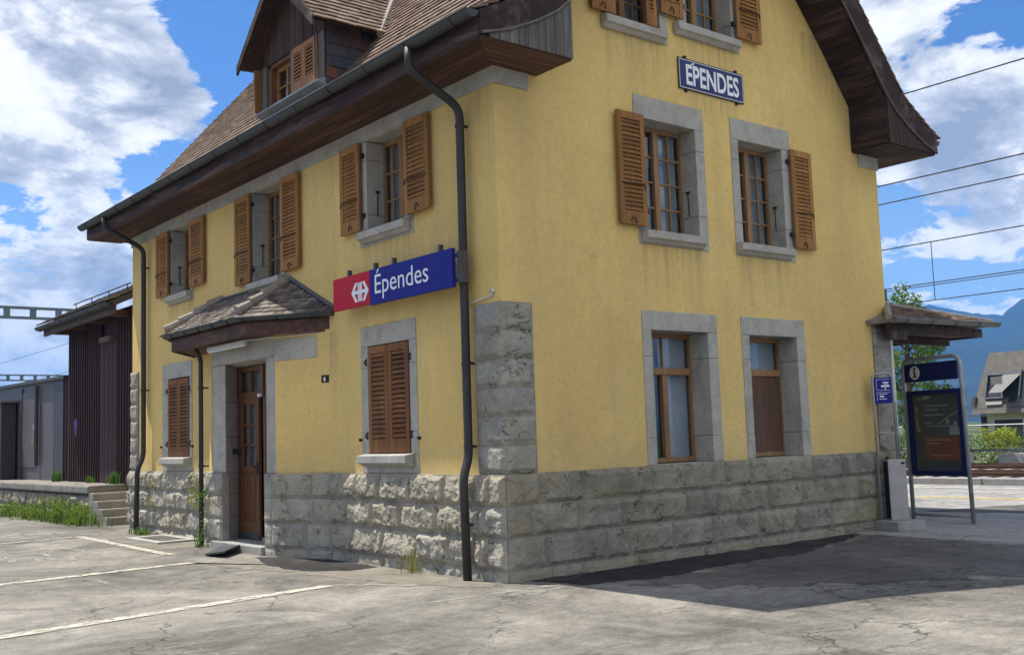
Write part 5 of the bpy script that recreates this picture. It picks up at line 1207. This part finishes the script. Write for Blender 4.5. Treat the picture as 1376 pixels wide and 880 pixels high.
# tree behind the platform canopy
TR = thing('leafy_tree', (29.5, 13.3, -.7), 'leafy green tree rising behind the platform canopy', 'tree')
mb = MB(); mb.tube([(29.5, 12.8, -.75), (29.55, 12.75, 1.2), (29.4, 12.8, 3.0), (29.5, 12.75, 5.0), (29.5, 12.75, 6.3)], [.22, .17, .13, .08, .02], 8)
for k in range(12):
    t = rng.uniform(0, 6.28); z = rng.uniform(1.2, 5.2); l_ = rng.uniform(.6, 1.3) * (1.2 - z / 8); mb.tube([(29.5, 12.75, z), (29.5 + math.cos(t) * l_ * .5, 12.75 + math.sin(t) * l_ * .5, z + .35), (29.5 + math.cos(t) * l_, 12.75 + math.sin(t) * l_, z + .8)], [.05, .03, .01], 5)
build('trunk', mb, 'bark', TR, smooth=True)
mb = MB()
for k in range(60):
    z = rng.uniform(1.0, 6.4); rr = 1.30 * (1 - max(0, (z - 4.2)) / 3.6) * min(1, .6 + z * .15); t = rng.uniform(0, 6.28); d = rr * math.sqrt(rng.uniform(.05, 1))
    leaves(mb, (29.5 + math.cos(t) * d, 12.75 + math.sin(t) * d, z), rng.uniform(.25, .48), 90, .085, rng, .8, .2)
leaves(mb, (29.2, 13.35, 5.4), .34, 80, .08, rng); leaves(mb, (29.5, 12.8, 6.65), .3, 80, .08, rng)
build('crown', mb, 'leaf', TR, recalc=False)

# ================================================================== RIGHT-HAND STREET FURNITURE
p0 = Vector((8.45, .43)); dv = Vector((8.13, -.73)) - p0; fl = dv.length; dv.normalize(); nv = Vector((dv.y, -dv.x))
IB = thing('information_board', (7.8, -.4, G), 'tall framed blue information board with i symbol and dark timetable poster', 'sign board')
PT = lambda s, o, z: (p0.x + dv.x * s + nv.x * o, p0.y + dv.y * s + nv.y * o, z)
mb = MB(); mb.tube(smooth_path([PT(0, 0, G), PT(0, 0, 2.62), PT(fl - .05, 0, 2.62), PT(fl - .02, 0, G)], .16, 6), .032, 12)
mb.tube([PT(0, 0, .22), PT(fl, 0, .24)], .024, 10); build('tube_frame', mb, 'galv', IB, smooth=True)
mb = MB(); mb.box(PT, .04, fl - .11, -.02, .02, 2.27, 2.55); hd = build('header_panel', mb, 'navy', IB, bevel=.005)
mb = MB(); n = 28; cx, cz = .26, 2.41
mb.prism([(cx + .105 * math.cos(2 * math.pi * i / n), cz + .105 * math.sin(2 * math.pi * i / n)) for i in range(n)], PT, .021, .024); build('info_disc', mb, 'white', hd)
mb = MB(); mb.prism([(cx + .024 * math.cos(2 * math.pi * i / n), cz + .062 + .024 * math.sin(2 * math.pi * i / n)) for i in range(n)], PT, .0245, .0265); mb.box(PT, cx - .018, cx + .018, .0246, .0266, cz - .06, cz + .025); mb.box(PT, cx - .036, cx + .018, .0245, .0262, cz + .012, cz + .028); mb.box(PT, cx - .04, cx + .04, .0245, .0262, cz - .075, cz - .055)
build('info_symbol', mb, 'black', hd)
mb = MB(); z0, z1 = .82, 2.13
for a, b, c_, d in [(.06, .15, z0, z1), (fl - .13, fl - .04, z0, z1), (.15, fl - .13, z1 - .07, z1), (.15, fl - .13, z0, z0 + .08)]: mb.box(PT, a, b, -.04, .03, c_, d)
mb.box(PT, .06, fl - .04, -.04, -.03, z0, z1); cs = build('display_case', mb, 'navy', IB, bevel=.006)
mb = MB(); mb.box(PT, .15, fl - .13, -.028, -.01, z0 + .08, z1 - .07); build('poster', mb, 'poster', cs)
mb = MB(); mb.box(PT, .32, 1.02, -.009, -.007, 1.06, 1.42); build('red_notice', mb, 'posterred', cs)
mb = MB(); mb.box(PT, .16, fl - .14, -.009, -.0075, z0 + .085, z0 + .21); build('blue_strip', mb, 'posterblue', cs)
mb = MB()
for s, w_, z in [(.40, .48, 1.88), (.40, .24, 1.82), (.36, .40, 1.74), (.36, .16, 1.62), (.40, .52, 1.57), (1.15, .55, 1.80), (1.05, .62, 1.70), (1.2, .48, 1.585), (1.2, .46, 1.47), (1.5, .26, 2.0), (.22, .22, 1.99)]: mb.box(PT, s, s + w_, -.009, -.0072, z, z + .014)
for s, w_, z in [(.38, .46, 1.36), (.38, .24, 1.31), (.48, .36, 1.13)]: mb.box(PT, s, s + w_, -.0068, -.0058, z, z + .012)
mb.box(PT, .85, 1.10, -.009, -.007, 1.44, 1.56); mb.box(PT, 1.22, 1.235, -.009, -.007, 1.95, 2.05)
for s, z in ((.82, 1.64), (.97, 1.60)): mb.prism([(s + .042 * math.cos(2 * math.pi * i / 16), z + .042 * math.sin(2 * math.pi * i / 16)) for i in range(16)], PT, -.009, -.007)
pts = [(.62 + .75 * t, 1.60 + .26 * math.sin(t * 1.5)) for t in np.linspace(0, 1, 12)]
for (a, b), (c_, d) in zip(pts[:-1], pts[1:]): mb.prism([(a, b - .008), (c_, d - .008), (c_, d + .008), (a, b + .008)], PT, -.009, -.007)
mb.prism([(.18, 1.50), (.28, 1.50), (.23, 1.55)], PT, -.009, -.007); mb.box(PT, 1.66, 1.68, -.009, -.007, 1.28, 1.34); mb.box(PT, .36, .50, -.009, -.007, 2.0, 2.04)
build('poster_print', mb, 'postergrey', cs)
mb = MB(); mb.box(PT, .19, .23, -.009, -.006, 1.55, 1.88); build('yellow_tab', mb, 'yellowline', cs)
mb = MB(); mb.box(PT, .14, fl - .12, .012, .016, z0 + .07, z1 - .06); build('case_glass', mb, 'glass', cs)
mb = MB(); mb.box(PT, 1.70, 1.90, -.015, .012, 2.145, 2.255); build('reader_label', mb, 'offwhite', IB, bevel=.004)

V = thing('ticket_validator', (6.83, -.28, G), 'slim steel ticket validator with blue sign hoop on a concrete foot', 'ticket machine')
mb = MB(); mb.slab([(6.66, .05), (6.53, -.47), (6.60, -.53), (6.97, -.62), (7.06, -.58), (7.16, -.08)], G, .275); build('concrete_foot', mb, 'concrete', V, bevel=.012)
vu = Vector((.80, -.60)); vn = Vector((-.60, -.80)); vc = Vector((6.89, -.26))
VT = lambda s, o, z: (vc.x + vu.x * s + vn.x * o, vc.y + vu.y * s + vn.y * o, z)
mb = MB(); mb.box(VT, -.13, .13, -.09, .09, .275, 1.13); bx_ = build('steel_cabinet', mb, 'steel', V, bevel=.01)
mb = MB(); mb.box(VT, -.132, -.128, -.08, .08, .30, 1.10); mb.tube([VT(-.10, .0, 1.13), VT(-.10, .0, 1.17)], .025, 8); mb.box(VT, .06, .11, .09, .094, 1.06, 1.09); build('slot', mb, 'black', bx_)
mb = MB(); mb.tube(smooth_path([VT(-.25, .03, .275), VT(-.25, .03, 2.36), VT(.04, .03, 2.36), VT(.04, .03, 1.1)], .07, 6), .018, 10); mb.tube([VT(-.25, .03, 1.50), VT(.06, .03, 1.50)], .012, 8); mb.tube([VT(.09, -.02, 1.1), VT(.09, -.02, 1.95)], .018, 8); build('sign_hoop', mb, 'galv', V, smooth=True)
mb = MB(); mb.box(VT, -.225, .018, .015, .04, 1.93, 2.30); bs = build('blue_sign', mb, 'blue', V, bevel=.004)
mb = MB()
for a, b, c_, d in [(-.20, 0, 2.272, 2.276), (-.20, -.196, 2.12, 2.274), (-.20, 0, 2.118, 2.122), (-.20, 0, 2.085, 2.089), (-.20, -.196, 1.97, 2.087)]: mb.box(VT, a, b, .041, .043, c_, d)
for a, b, z, h_ in [(-.11, -.02, 2.225, .012), (-.09, -.03, 2.205, .012), (-.13, -.01, 2.165, .026), (-.08, -.06, 2.13, .02), (-.17, -.05, 2.06, .008), (-.16, -.10, 2.02, .02), (-.17, -.06, 1.99, .008)]: mb.box(VT, a, b, .041, .0435, z, z + h_)
build('sign_print', mb, 'white', bs)

# ================================================================== RAILWAY, GANTRIES, WIRES
def track(x, z, name='railway_track', lab=''):
    t = thing(name, (x, 10, z), lab, 'railway track', 'railway tracks')
    for d in (-.72, .72):
        mb = MB(); mb.box(IDT, x + d - .035, x + d + .035, -70, 250, z + .10, z + .145); mb.box(IDT, x + d - .01, x + d + .01, -70, 250, z + .02, z + .10); mb.box(IDT, x + d - .065, x + d + .065, -70, 250, z, z + .02); build('rail', mb, 'rail', t)
    mb = MB()
    for y in np.arange(-30, 60, .62): mb.box(IDT, x - 1.25, x + 1.25, y, y + .24, z - .08, z + .01)
    build('sleepers', mb, 'concrete', t)
mb = MB(); mb.slab([(17.0, -80), (21.2, -80), (21.2, 260), (17.0, 260)], -.74, -.62); kind(build('track_bed', mb, 'ballast'))
mb = MB(); mb.slab([(21.6, -80), (32, -80), (32, 260), (21.6, 260)], -.74, -.14); kind(build('track_bed', mb, 'ballast'))
track(19.0, -.52, lab='near railway track just below the platform edge'); track(25.0, -.06, lab='middle rusty railway track beyond the platform'); track(29.0, -.02, lab='far rusty railway track in front of the hedge')
S = thing('platform_kerb', (21.4, 0, -.6), 'pale concrete kerb blocks with dark gaps between the railway tracks', 'kerb')
for y in np.arange(-6.0, 24, 3.0):
    mb = MB(); mb.box(IDT, 21.25, 21.6, y, y + 2.95, -.22, .06); build('kerb_block', mb, 'concrete', S, bevel=.02)
    mb = MB(); mb.box(IDT, 21.28, 21.55, y + 1, y + 1.5, -.6, -.22); build('kerb_foot', mb, 'concrete', S)
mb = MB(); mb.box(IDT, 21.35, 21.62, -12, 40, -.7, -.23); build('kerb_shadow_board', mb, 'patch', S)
S = thing('concrete_block_row', (31.2, 8, -.1), 'row of white concrete blocks under a green rail before the hedge', 'blocks')
for y, l_ in ((3.5, 1.7), (6.2, 2.2), (9.4, 1.0), (11.5, 1.5)): mb = MB(); mb.box(IDT, 31.0, 31.4, y, y + l_, -.1, .42); build('block', mb, 'sill', S, bevel=.03)
mb = MB(); mb.box(IDT, 31.0, 31.08, -5, 30, .50, .57); build('green_rail', mb, 'gantry', S)

def gantry(y, z0, z1, x0, x1, lab):
    t = thing('catenary_gantry', ((x0 + x1) / 2, y, -.6), lab, 'gantry', 'catenary gantries')
    mb = MB(); h = z1 - z0; ch = h * .20
    mb.box(IDT, x0, x1, y - .12, y + .12, z0, z0 + ch); mb.box(IDT, x0, x1, y - .12, y + .12, z1 - ch, z1)
    st = h * 1.95; x = x0
    while x < x1: mb.box(IDT, x, x + h * .45, y - .10, y + .10, z0 + ch, z1 - ch); x += st
    build('beam', mb, 'gantry', t)
    for x in (x0 + .2, x1 - .2):
        mb = MB(); mb.box(IDT, x - .15, x + .15, y - .15, y + .15, -.7, z0); build('mast', mb, 'gantry', t)
gantry(60, 9.78, 10.55, 3.0, 33, 'nearer lattice catenary beam above the roof of the shed'); gantry(118, 9.65, 10.38, 10, 46, 'smaller distant lattice catenary beam low above the grey building')
def wire(x, z, lab, y0=-60, y1=300, r=.016, zl=None):
    mb = MB(); mb.tube([(x, y0, z), (x, y1, z if zl is None else zl)], r, 6); tag(build('overhead_wire', mb, 'wire'), lab, 'wire', 'overhead wires')
for x, z, r, lab in [(18, 10.14, .018, 'highest overhead wire leaving the roof edge at the right'), (18, 7.875, .018, 'upper of the paired overhead wires right of the gable'), (18, 7.385, .016, 'lower of the paired overhead wires right of the gable'), (18, 6.17, .015, 'overhead wire holding the thin dropper above the tree'), (18, 5.13, .013, 'overhead wire crossing just above the dropper foot'), (18, 4.685, .013, 'contact wire at the foot of the dropper'),
                    (22, 5.62, .013, 'faint second contact wire above the mountains')]: wire(x, z, lab, r=r)
mb = MB(); mb.tube([(18, 5.12, 6.17), (18, 5.12, 4.685)], .012, 6); tag(build('wire_dropper', mb, 'darksteel'), 'thin vertical dropper hanging between two overhead wires', 'wire')

# ================================================================== HOUSE, FENCE, HEDGE
H = thing('grey_roofed_house', (45, 10, -.6), 'house with steep grey roof slope and folded out roof window shades', 'house')
hx = 41.2; HT = lambda s, o, z: (hx - o, 16.6 - s, z)     # s runs to the right in the picture
mb = MB(); mb.prism([(0.2, -.7), (16, -.7), (16, 2.0), (.2, 2.0)], HT, -.35, -10); build('house_wall', mb, 'housewall', H)
mb = MB(); hz = 4.78
mb.hexa([HT(0, .15, 1.92), HT(16, .15, 1.92), HT(16, -.9, hz), HT(.55, -.9, hz), HT(0, -10, 1.92), HT(16, -10, 1.92), HT(16, -9.5, hz), HT(.55, -9.5, hz)]); hr = build('house_roof', mb, 'houseroof', H)
HR = lambda s, o, z: HT(s, o + .15 - (z - 1.92) / (hz - 1.92) * 1.05, z)
mb = MB()
for a, b, c_, d in [(.62, .70, 2.65, 3.72), (1.42, 1.50, 2.65, 3.72), (2.2, 2.28, 2.65, 3.72), (.62, 2.28, 3.70, 3.86), (.62, 1.6, 2.60, 2.68)]: mb.box(HR, a, b, .0, .16, c_, d)
rw = build('roof_window', mb, 'darksteel', H)
mb = MB(); mb.box(HR, .66, 2.6, .0, .03, 2.66, 3.72); mb.box(HR, 1.75, 2.6, .01, .05, 2.2, 3.75); build('pane', mb, 'darkglass', rw)
mb = MB(); mb.hexa([HR(1.45, .10, 3.72), HR(2.27, .10, 3.72), HR(1.75, .75, 2.86), HR(1.12, .75, 2.86), HR(1.45, .13, 3.72), HR(2.27, .13, 3.72), HR(1.75, .78, 2.86), HR(1.12, .78, 2.86)]); build('awning', mb, 'awning_cloth', rw)
mb = MB(); mb.box(HR, .70, 1.45, .0, .08, 2.32, 2.50); build('roof_vent', mb, 'sill', hr)
mb = MB(); mb.box(HR, .02, .2, .0, .1, 2.38, 2.72); mb.box(HR, 3.05, 3.15, .0, .08, 3.4, 3.5); build('roof_hook', mb, 'iron', hr)
for a, b, z0, z1 in ((.85, 2.15, .7, 1.62), (2.8, 4.2, .7, 1.66), (.2, .5, .6, 1.9)): mb = MB(); mb.box(HT, a, b, -.36, -.34, z0, z1); build('window', mb, 'darkglass', H)
F = thing('mesh_fence', (36, 10, -.6), 'grey wire mesh fence in front of the grey roofed house', 'fence')
mb = MB()
fx = 36.0
mb.tube([(fx, -10, 1.42), (fx, 30, 1.42)], .03, 6); build('top_rail', mb, 'galv', F)
for y in np.arange(-10, 30, 2.5): mb = MB(); mb.tube([(fx, y, -.7), (fx, y, 1.42)], .03, 6); build('post', mb, 'galv', F)
mb = MB()
for y in np.arange(5, 18, .14):
    mb.tube([(fx, y, .2), (fx, y + 1.2, 1.4)], .005, 3, False); mb.tube([(fx + .004, y + 1.2, .2), (fx + .004, y, 1.4)], .005, 3, False)
build('mesh', mb, 'galv', F)
for i, (y, h, lab, mt) in enumerate([(15.2, 1.15, 'green hedge bush with white flecks left of the others before the mesh fence', 'hedge'), (13.2, .95, 'dense green hedge bush in the middle before the mesh fence', 'hedge'), (11.3, 1.0, 'green hedge bush behind the lime bush at the picture edge', 'hedge'), (9.2, 1.0, 'green hedge bush farthest right before the fence', 'hedge')]):
    b_ = thing('hedge_bush', (33.4, y, -.7), lab, 'bush', 'hedge bushes before the fence'); mb = MB()
    for _ in range(26): leaves(mb, (33.4 + rng.gauss(0, .4), y + rng.gauss(0, .65), rng.uniform(-.3, h)), .35, 85, .055, rng, .8, .1)
    build('foliage', mb, mt, b_, recalc=False)
b_ = thing('lime_bush', (32.6, 10.9, -.7), 'bright yellow green bush at right in front of the hedge', 'bush'); mb = MB()
for _ in range(16): leaves(mb, (32.6 + rng.gauss(0, .25), 11.0 + rng.gauss(0, .35), rng.uniform(.5, 1.25)), .3, 80, .05, rng, .8, .1)
build('foliage', mb, 'limebush', b_, recalc=False)
b_ = thing('platform_weed', (13.4, -.6, G), 'green weed growing at the platform edge beside a dark stain', 'weed'); mb = MB(); blades(mb, (13.3, -.6, G), (.25, .3), 160, .3, rng, .012); leaves(mb, (13.3, -.6, G + .12), .3, 120, .03, rng, .5); build('foliage', mb, 'grass', b_, recalc=False)

# mountains
def ridge(name, pts, depth, zb=-5):
    mb = MB(); P = []; K = 9
    for (x, y, h) in pts:
        d = Vector((x + 6.9, y + 8.75)).normalized()
        for k in range(K):
            t = k / (K - 1); q = Vector((x, y)) - d * depth * (1 - t)
            P.append((q.x, q.y, zb + (h - zb) * (t ** 1.15) + (noise.fractal(Vector((q.x * .004, q.y * .004, 3)), .9, 2, 5) * h * .14 * t * (1 if k < K - 1 else .35))))
        P.append((x + d.x * depth * .6, y + d.y * depth * .6, zb))
    K += 1
    F = [(i * K + k, (i + 1) * K + k, (i + 1) * K + k + 1, i * K + k + 1) for i in range(len(pts) - 1) for k in range(K - 1)]
    mb.add(P, F); return kind(build(name, mb, 'forest', smooth=True))
CAMX, CAMY = -6.915, -8.754
def dir_pts(D, lst):
    out = []
    for az, h in lst: out.append((CAMX + D * math.cos(rad(az)), CAMY + D * math.sin(rad(az)), h))
    return out
lst = []
for az in np.arange(-8, 62, .22):
    u = az
    base = np.interp(az, [-8, 18, 22.5, 24.3, 25.1, 26.1, 26.5, 28.0, 29.3, 30.5, 33, 40, 50, 62], [345, 350, 358, 336, 305, 266, 270, 280, 297, 303, 300, 280, 210, 120])
    lst.append((az, base + 6 * noise.noise(Vector((az * 2.2, 0, 0))) + 5 * noise.noise(Vector((az * 6, 3, 0)))))
ridge('mountains', dir_pts(3000, lst), 1700)

# air between the station and the mountains
hm, hnt, hN, hL = new_mat('haze_air'); hv = hN.new('ShaderNodeVolumePrincipled'); ho = hN.new('ShaderNodeOutputMaterial')
hv.inputs['Color'].default_value = (.10, .40, 1.0, 1); hv.inputs['Density'].default_value = 2.1e-4; hv.inputs['Anisotropy'].default_value = 0
hL.new(hv.outputs[0], ho.inputs['Volume'])
mb = MB(); mb.box(IDT, -3600, 4900, -4200, 4900, -30, 372); hz = build('haze', mb, hm); kind(hz, 'stuff')
# ================================================================== LIGHT, SKY, CAMERA
sun_dir = Vector((-.185, .43, 1.0)).normalized()
ld = bpy.data.lights.new('sun', 'SUN'); ld.energy = 4.1; ld.angle = rad(.53); ld.color = (1, .945, .85)
lo = bpy.data.objects.new('sun', ld); COL.objects.link(lo); lo.rotation_euler = (-sun_dir).to_track_quat('-Z', 'Y').to_euler(); lo.location = (0, 0, 40)

cd = bpy.data.cameras.new('camera'); cam = bpy.data.objects.new('camera', cd); COL.objects.link(cam); sc.camera = cam
yaw, pitch, roll, fpx = 0.892005387, 0.102169598, -0.0344574637, 1419.19553
fw = Vector((math.cos(pitch) * math.cos(yaw), math.cos(pitch) * math.sin(yaw), math.sin(pitch))); r_ = Vector((math.sin(yaw), -math.cos(yaw), 0)); up = r_.cross(fw)
r2 = r_ * math.cos(roll) + up * math.sin(roll); u2 = up * math.cos(roll) - r_ * math.sin(roll)
M = Matrix.Identity(4)
for i in range(3): M[i][0], M[i][1], M[i][2] = r2[i], u2[i], -fw[i]
M.translation = Vector((-6.91539399, -8.75433806, 1.64794806)); cam.matrix_world = M
cd.sensor_fit = 'HORIZONTAL'; cd.sensor_width = 36; cd.lens = fpx / 1376 * 36; cd.clip_start = .05; cd.clip_end = 20000

def px_dir(u, v):
    d = fw + r2 * ((u - 688) / fpx) - u2 * ((v - 440) / fpx); return d.normalized()
wd = bpy.data.worlds.new('World'); sc.world = wd; wd.use_nodes = True; nt = wd.node_tree; N = nt.nodes; Lk = nt.links; N.clear()
CLOUD, SKYTINT = 5.6, (.32, .49, .70)
sky = N.new('ShaderNodeTexSky'); sky.sky_type = 'NISHITA'; sky.sun_disc = False; sky.sun_elevation = math.asin(sun_dir.z); sky.sun_rotation = math.atan2(sun_dir.x, sun_dir.y) % (2 * math.pi)
sky.altitude = 450; sky.air_density = 1.0; sky.dust_density = .6; sky.ozone_density = 2.0
tc = N.new('ShaderNodeTexCoord'); dirv = tc.outputs['Generated']
sep = N.new('ShaderNodeSeparateXYZ'); Lk.new(dirv, sep.inputs[0])
den = mathn(N, Lk, 'ADD', mathn(N, Lk, 'MAXIMUM', sep.outputs[2], 0.0), .55)
comb = N.new('ShaderNodeCombineXYZ')
Lk.new(mathn(N, Lk, 'DIVIDE', sep.outputs[0], den), comb.inputs[0]); Lk.new(mathn(N, Lk, 'DIVIDE', sep.outputs[1], den), comb.inputs[1]); Lk.new(mathn(N, Lk, 'MULTIPLY', sep.outputs[2], 1.6), comb.inputs[2])
cv = comb.outputs[0]
wp = noise_tex(N, Lk, cv, 2.2, 3, .5); wsc = N.new('ShaderNodeVectorMath'); wsc.operation = 'SCALE'; wsc.inputs['Scale'].default_value = .16; Lk.new(wp.outputs[1], wsc.inputs[0])
wad = N.new('ShaderNodeVectorMath'); wad.operation = 'ADD'; Lk.new(cv, wad.inputs[0]); Lk.new(wsc.outputs[0], wad.inputs[1]); cw = wad.outputs[0]
def cloud_field(vec, det):
    a_ = noise_tex(N, Lk, vec, 4.2, det, .60, .0); b_ = noise_tex(N, Lk, vec, 12.0, max(3, det - 3), .62, .35)
    return mathn(N, Lk, 'ADD', mathn(N, Lk, 'MULTIPLY', a_.outputs[0], .72), mathn(N, Lk, 'MULTIPLY', b_.outputs[0], .28))
f1 = cloud_field(cw, 14)
vadd = N.new('ShaderNodeVectorMath'); vadd.operation = 'ADD'; vadd.inputs[1].default_value = (-.012, .022, .085); Lk.new(cw, vadd.inputs[0])
f2 = cloud_field(vadd.outputs[0], 8)
# coverage: gaussian lumps in sky directions (cloud banks and clear gaps)
blobs = [(90, 120, 5.6, .17), (200, 110, 2.2, .10), (-60, 40, 8, .2), (150, 60, 3.0, .06), (268, 150, 2.0, .17), (25, 205, 2.8, .10), (115, 295, 2.2, .10), (20, 345, 3.5, .14), (150, 350, 3.0, .10), (60, 400, 3, .06), (60, 470, 3, .10),
         (1290, 120, 4.5, .16), (1200, 15, 4, .14), (1330, 260, 3.5, .16), (1220, 210, 3.0, .14), (1345, 325, 2.0, .10), (1230, 385, 2.0, .05),
         (290, 30, 4.0, -.20), (330, 110, 2.2, -.14), (190, 235, 2.2, -.13), (120, 262, 1.6, -.12), (45, 285, 1.9, -.20), (150, 240, 1.6, -.08), (1290, 25, 1.7, -.14), (1250, 330, 2.5, -.06), (1376, 70, 2, -.03)]
cov = None
nrmz = N.new('ShaderNodeVectorMath'); nrmz.operation = 'NORMALIZE'; Lk.new(dirv, nrmz.inputs[0])
def lump(d, sg, amp):
    global cov
    dot = N.new('ShaderNodeVectorMath'); dot.operation = 'DOT_PRODUCT'; dot.inputs[1].default_value = d; Lk.new(nrmz.outputs[0], dot.inputs[0])
    e = mathn(N, Lk, 'MULTIPLY', mathn(N, Lk, 'SUBTRACT', dot.outputs['Value'], 1.0), 1.0 / (1 - math.cos(rad(sg))))
    g_ = mathn(N, Lk, 'MULTIPLY', mathn(N, Lk, 'POWER', 2.718, e), amp)
    cov = g_ if cov is None else mathn(N, Lk, 'ADD', cov, g_)
for u, v, sg, amp in blobs: lump(px_dir(u, v), sg, amp)
lump(Vector((-.75, -.55, .35)).normalized(), 48, .26); lump(Vector((.25, -.9, .45)).normalized(), 38, .24)          # unseen cloud bank added behind the viewer as neutral fill light
dens = mathn(N, Lk, 'ADD', mathn(N, Lk, 'MULTIPLY', mathn(N, Lk, 'SUBTRACT', f1, .5), 1.7), mathn(N, Lk, 'ADD', cov, .48))
rm = ramp(N, [(.535, 0), (.56, .55), (.585, .9), (.63, 1)]); Lk.new(dens, rm.inputs[0])
lit = mathn(N, Lk, 'SUBTRACT', f1, f2)
thick = mathn(N, Lk, 'MULTIPLY', mathn(N, Lk, 'MINIMUM', mathn(N, Lk, 'SUBTRACT', dens, .60), .13), -1.9)
away = N.new('ShaderNodeVectorMath'); away.operation = 'DOT_PRODUCT'; away.inputs[1].default_value = Vector((.185, -.43, 0)).normalized(); Lk.new(nrmz.outputs[0], away.inputs[0])
front = mathn(N, Lk, 'MULTIPLY', mathn(N, Lk, 'MAXIMUM', away.outputs['Value'], 0.0), .6)      # clouds opposite the sun are lit from the front
sh_ = mathn(N, Lk, 'ADD', mathn(N, Lk, 'ADD', mathn(N, Lk, 'MULTIPLY', lit, 5.0), front), mathn(N, Lk, 'ADD', thick, .66), True)
rc = ramp(N, [(.0, (.33, .38, .47)), (.40, (.56, .60, .68)), (.66, (.88, .895, .92)), (.95, (1, 1, 1))])
Lk.new(sh_, rc.inputs[0])
CL = N.new('ShaderNodeVectorMath'); CL.operation = 'SCALE'; CL.inputs['Scale'].default_value = CLOUD; Lk.new(rc.outputs[0], CL.inputs[0])
hz_ = ramp(N, [(0.0, 1), (.30, 0)]); Lk.new(sep.outputs[2], hz_.inputs[0])
tint = mixc(N, Lk, sky.outputs[0], SKYTINT, 1.0, 'MULTIPLY')
tint = mixc(N, Lk, tint, (3.9, 4.9, 6.0), mathn(N, Lk, 'MULTIPLY', hz_.outputs[0], .55))
mx = mixc(N, Lk, tint, CL.outputs[0], rm.outputs[0])
bg = N.new('ShaderNodeBackground'); bg.inputs['Strength'].default_value = .12; Lk.new(mx, bg.inputs[0])
wo = N.new('ShaderNodeOutputWorld'); Lk.new(bg.outputs[0], wo.inputs[0])

vs = sc.view_settings; vs.view_transform = 'Standard'; vs.look = 'None'; vs.exposure = .86; vs.gamma = 1; vs.use_curve_mapping = False
for o in bpy.data.objects:
    if '_o' in o: del o['_o']
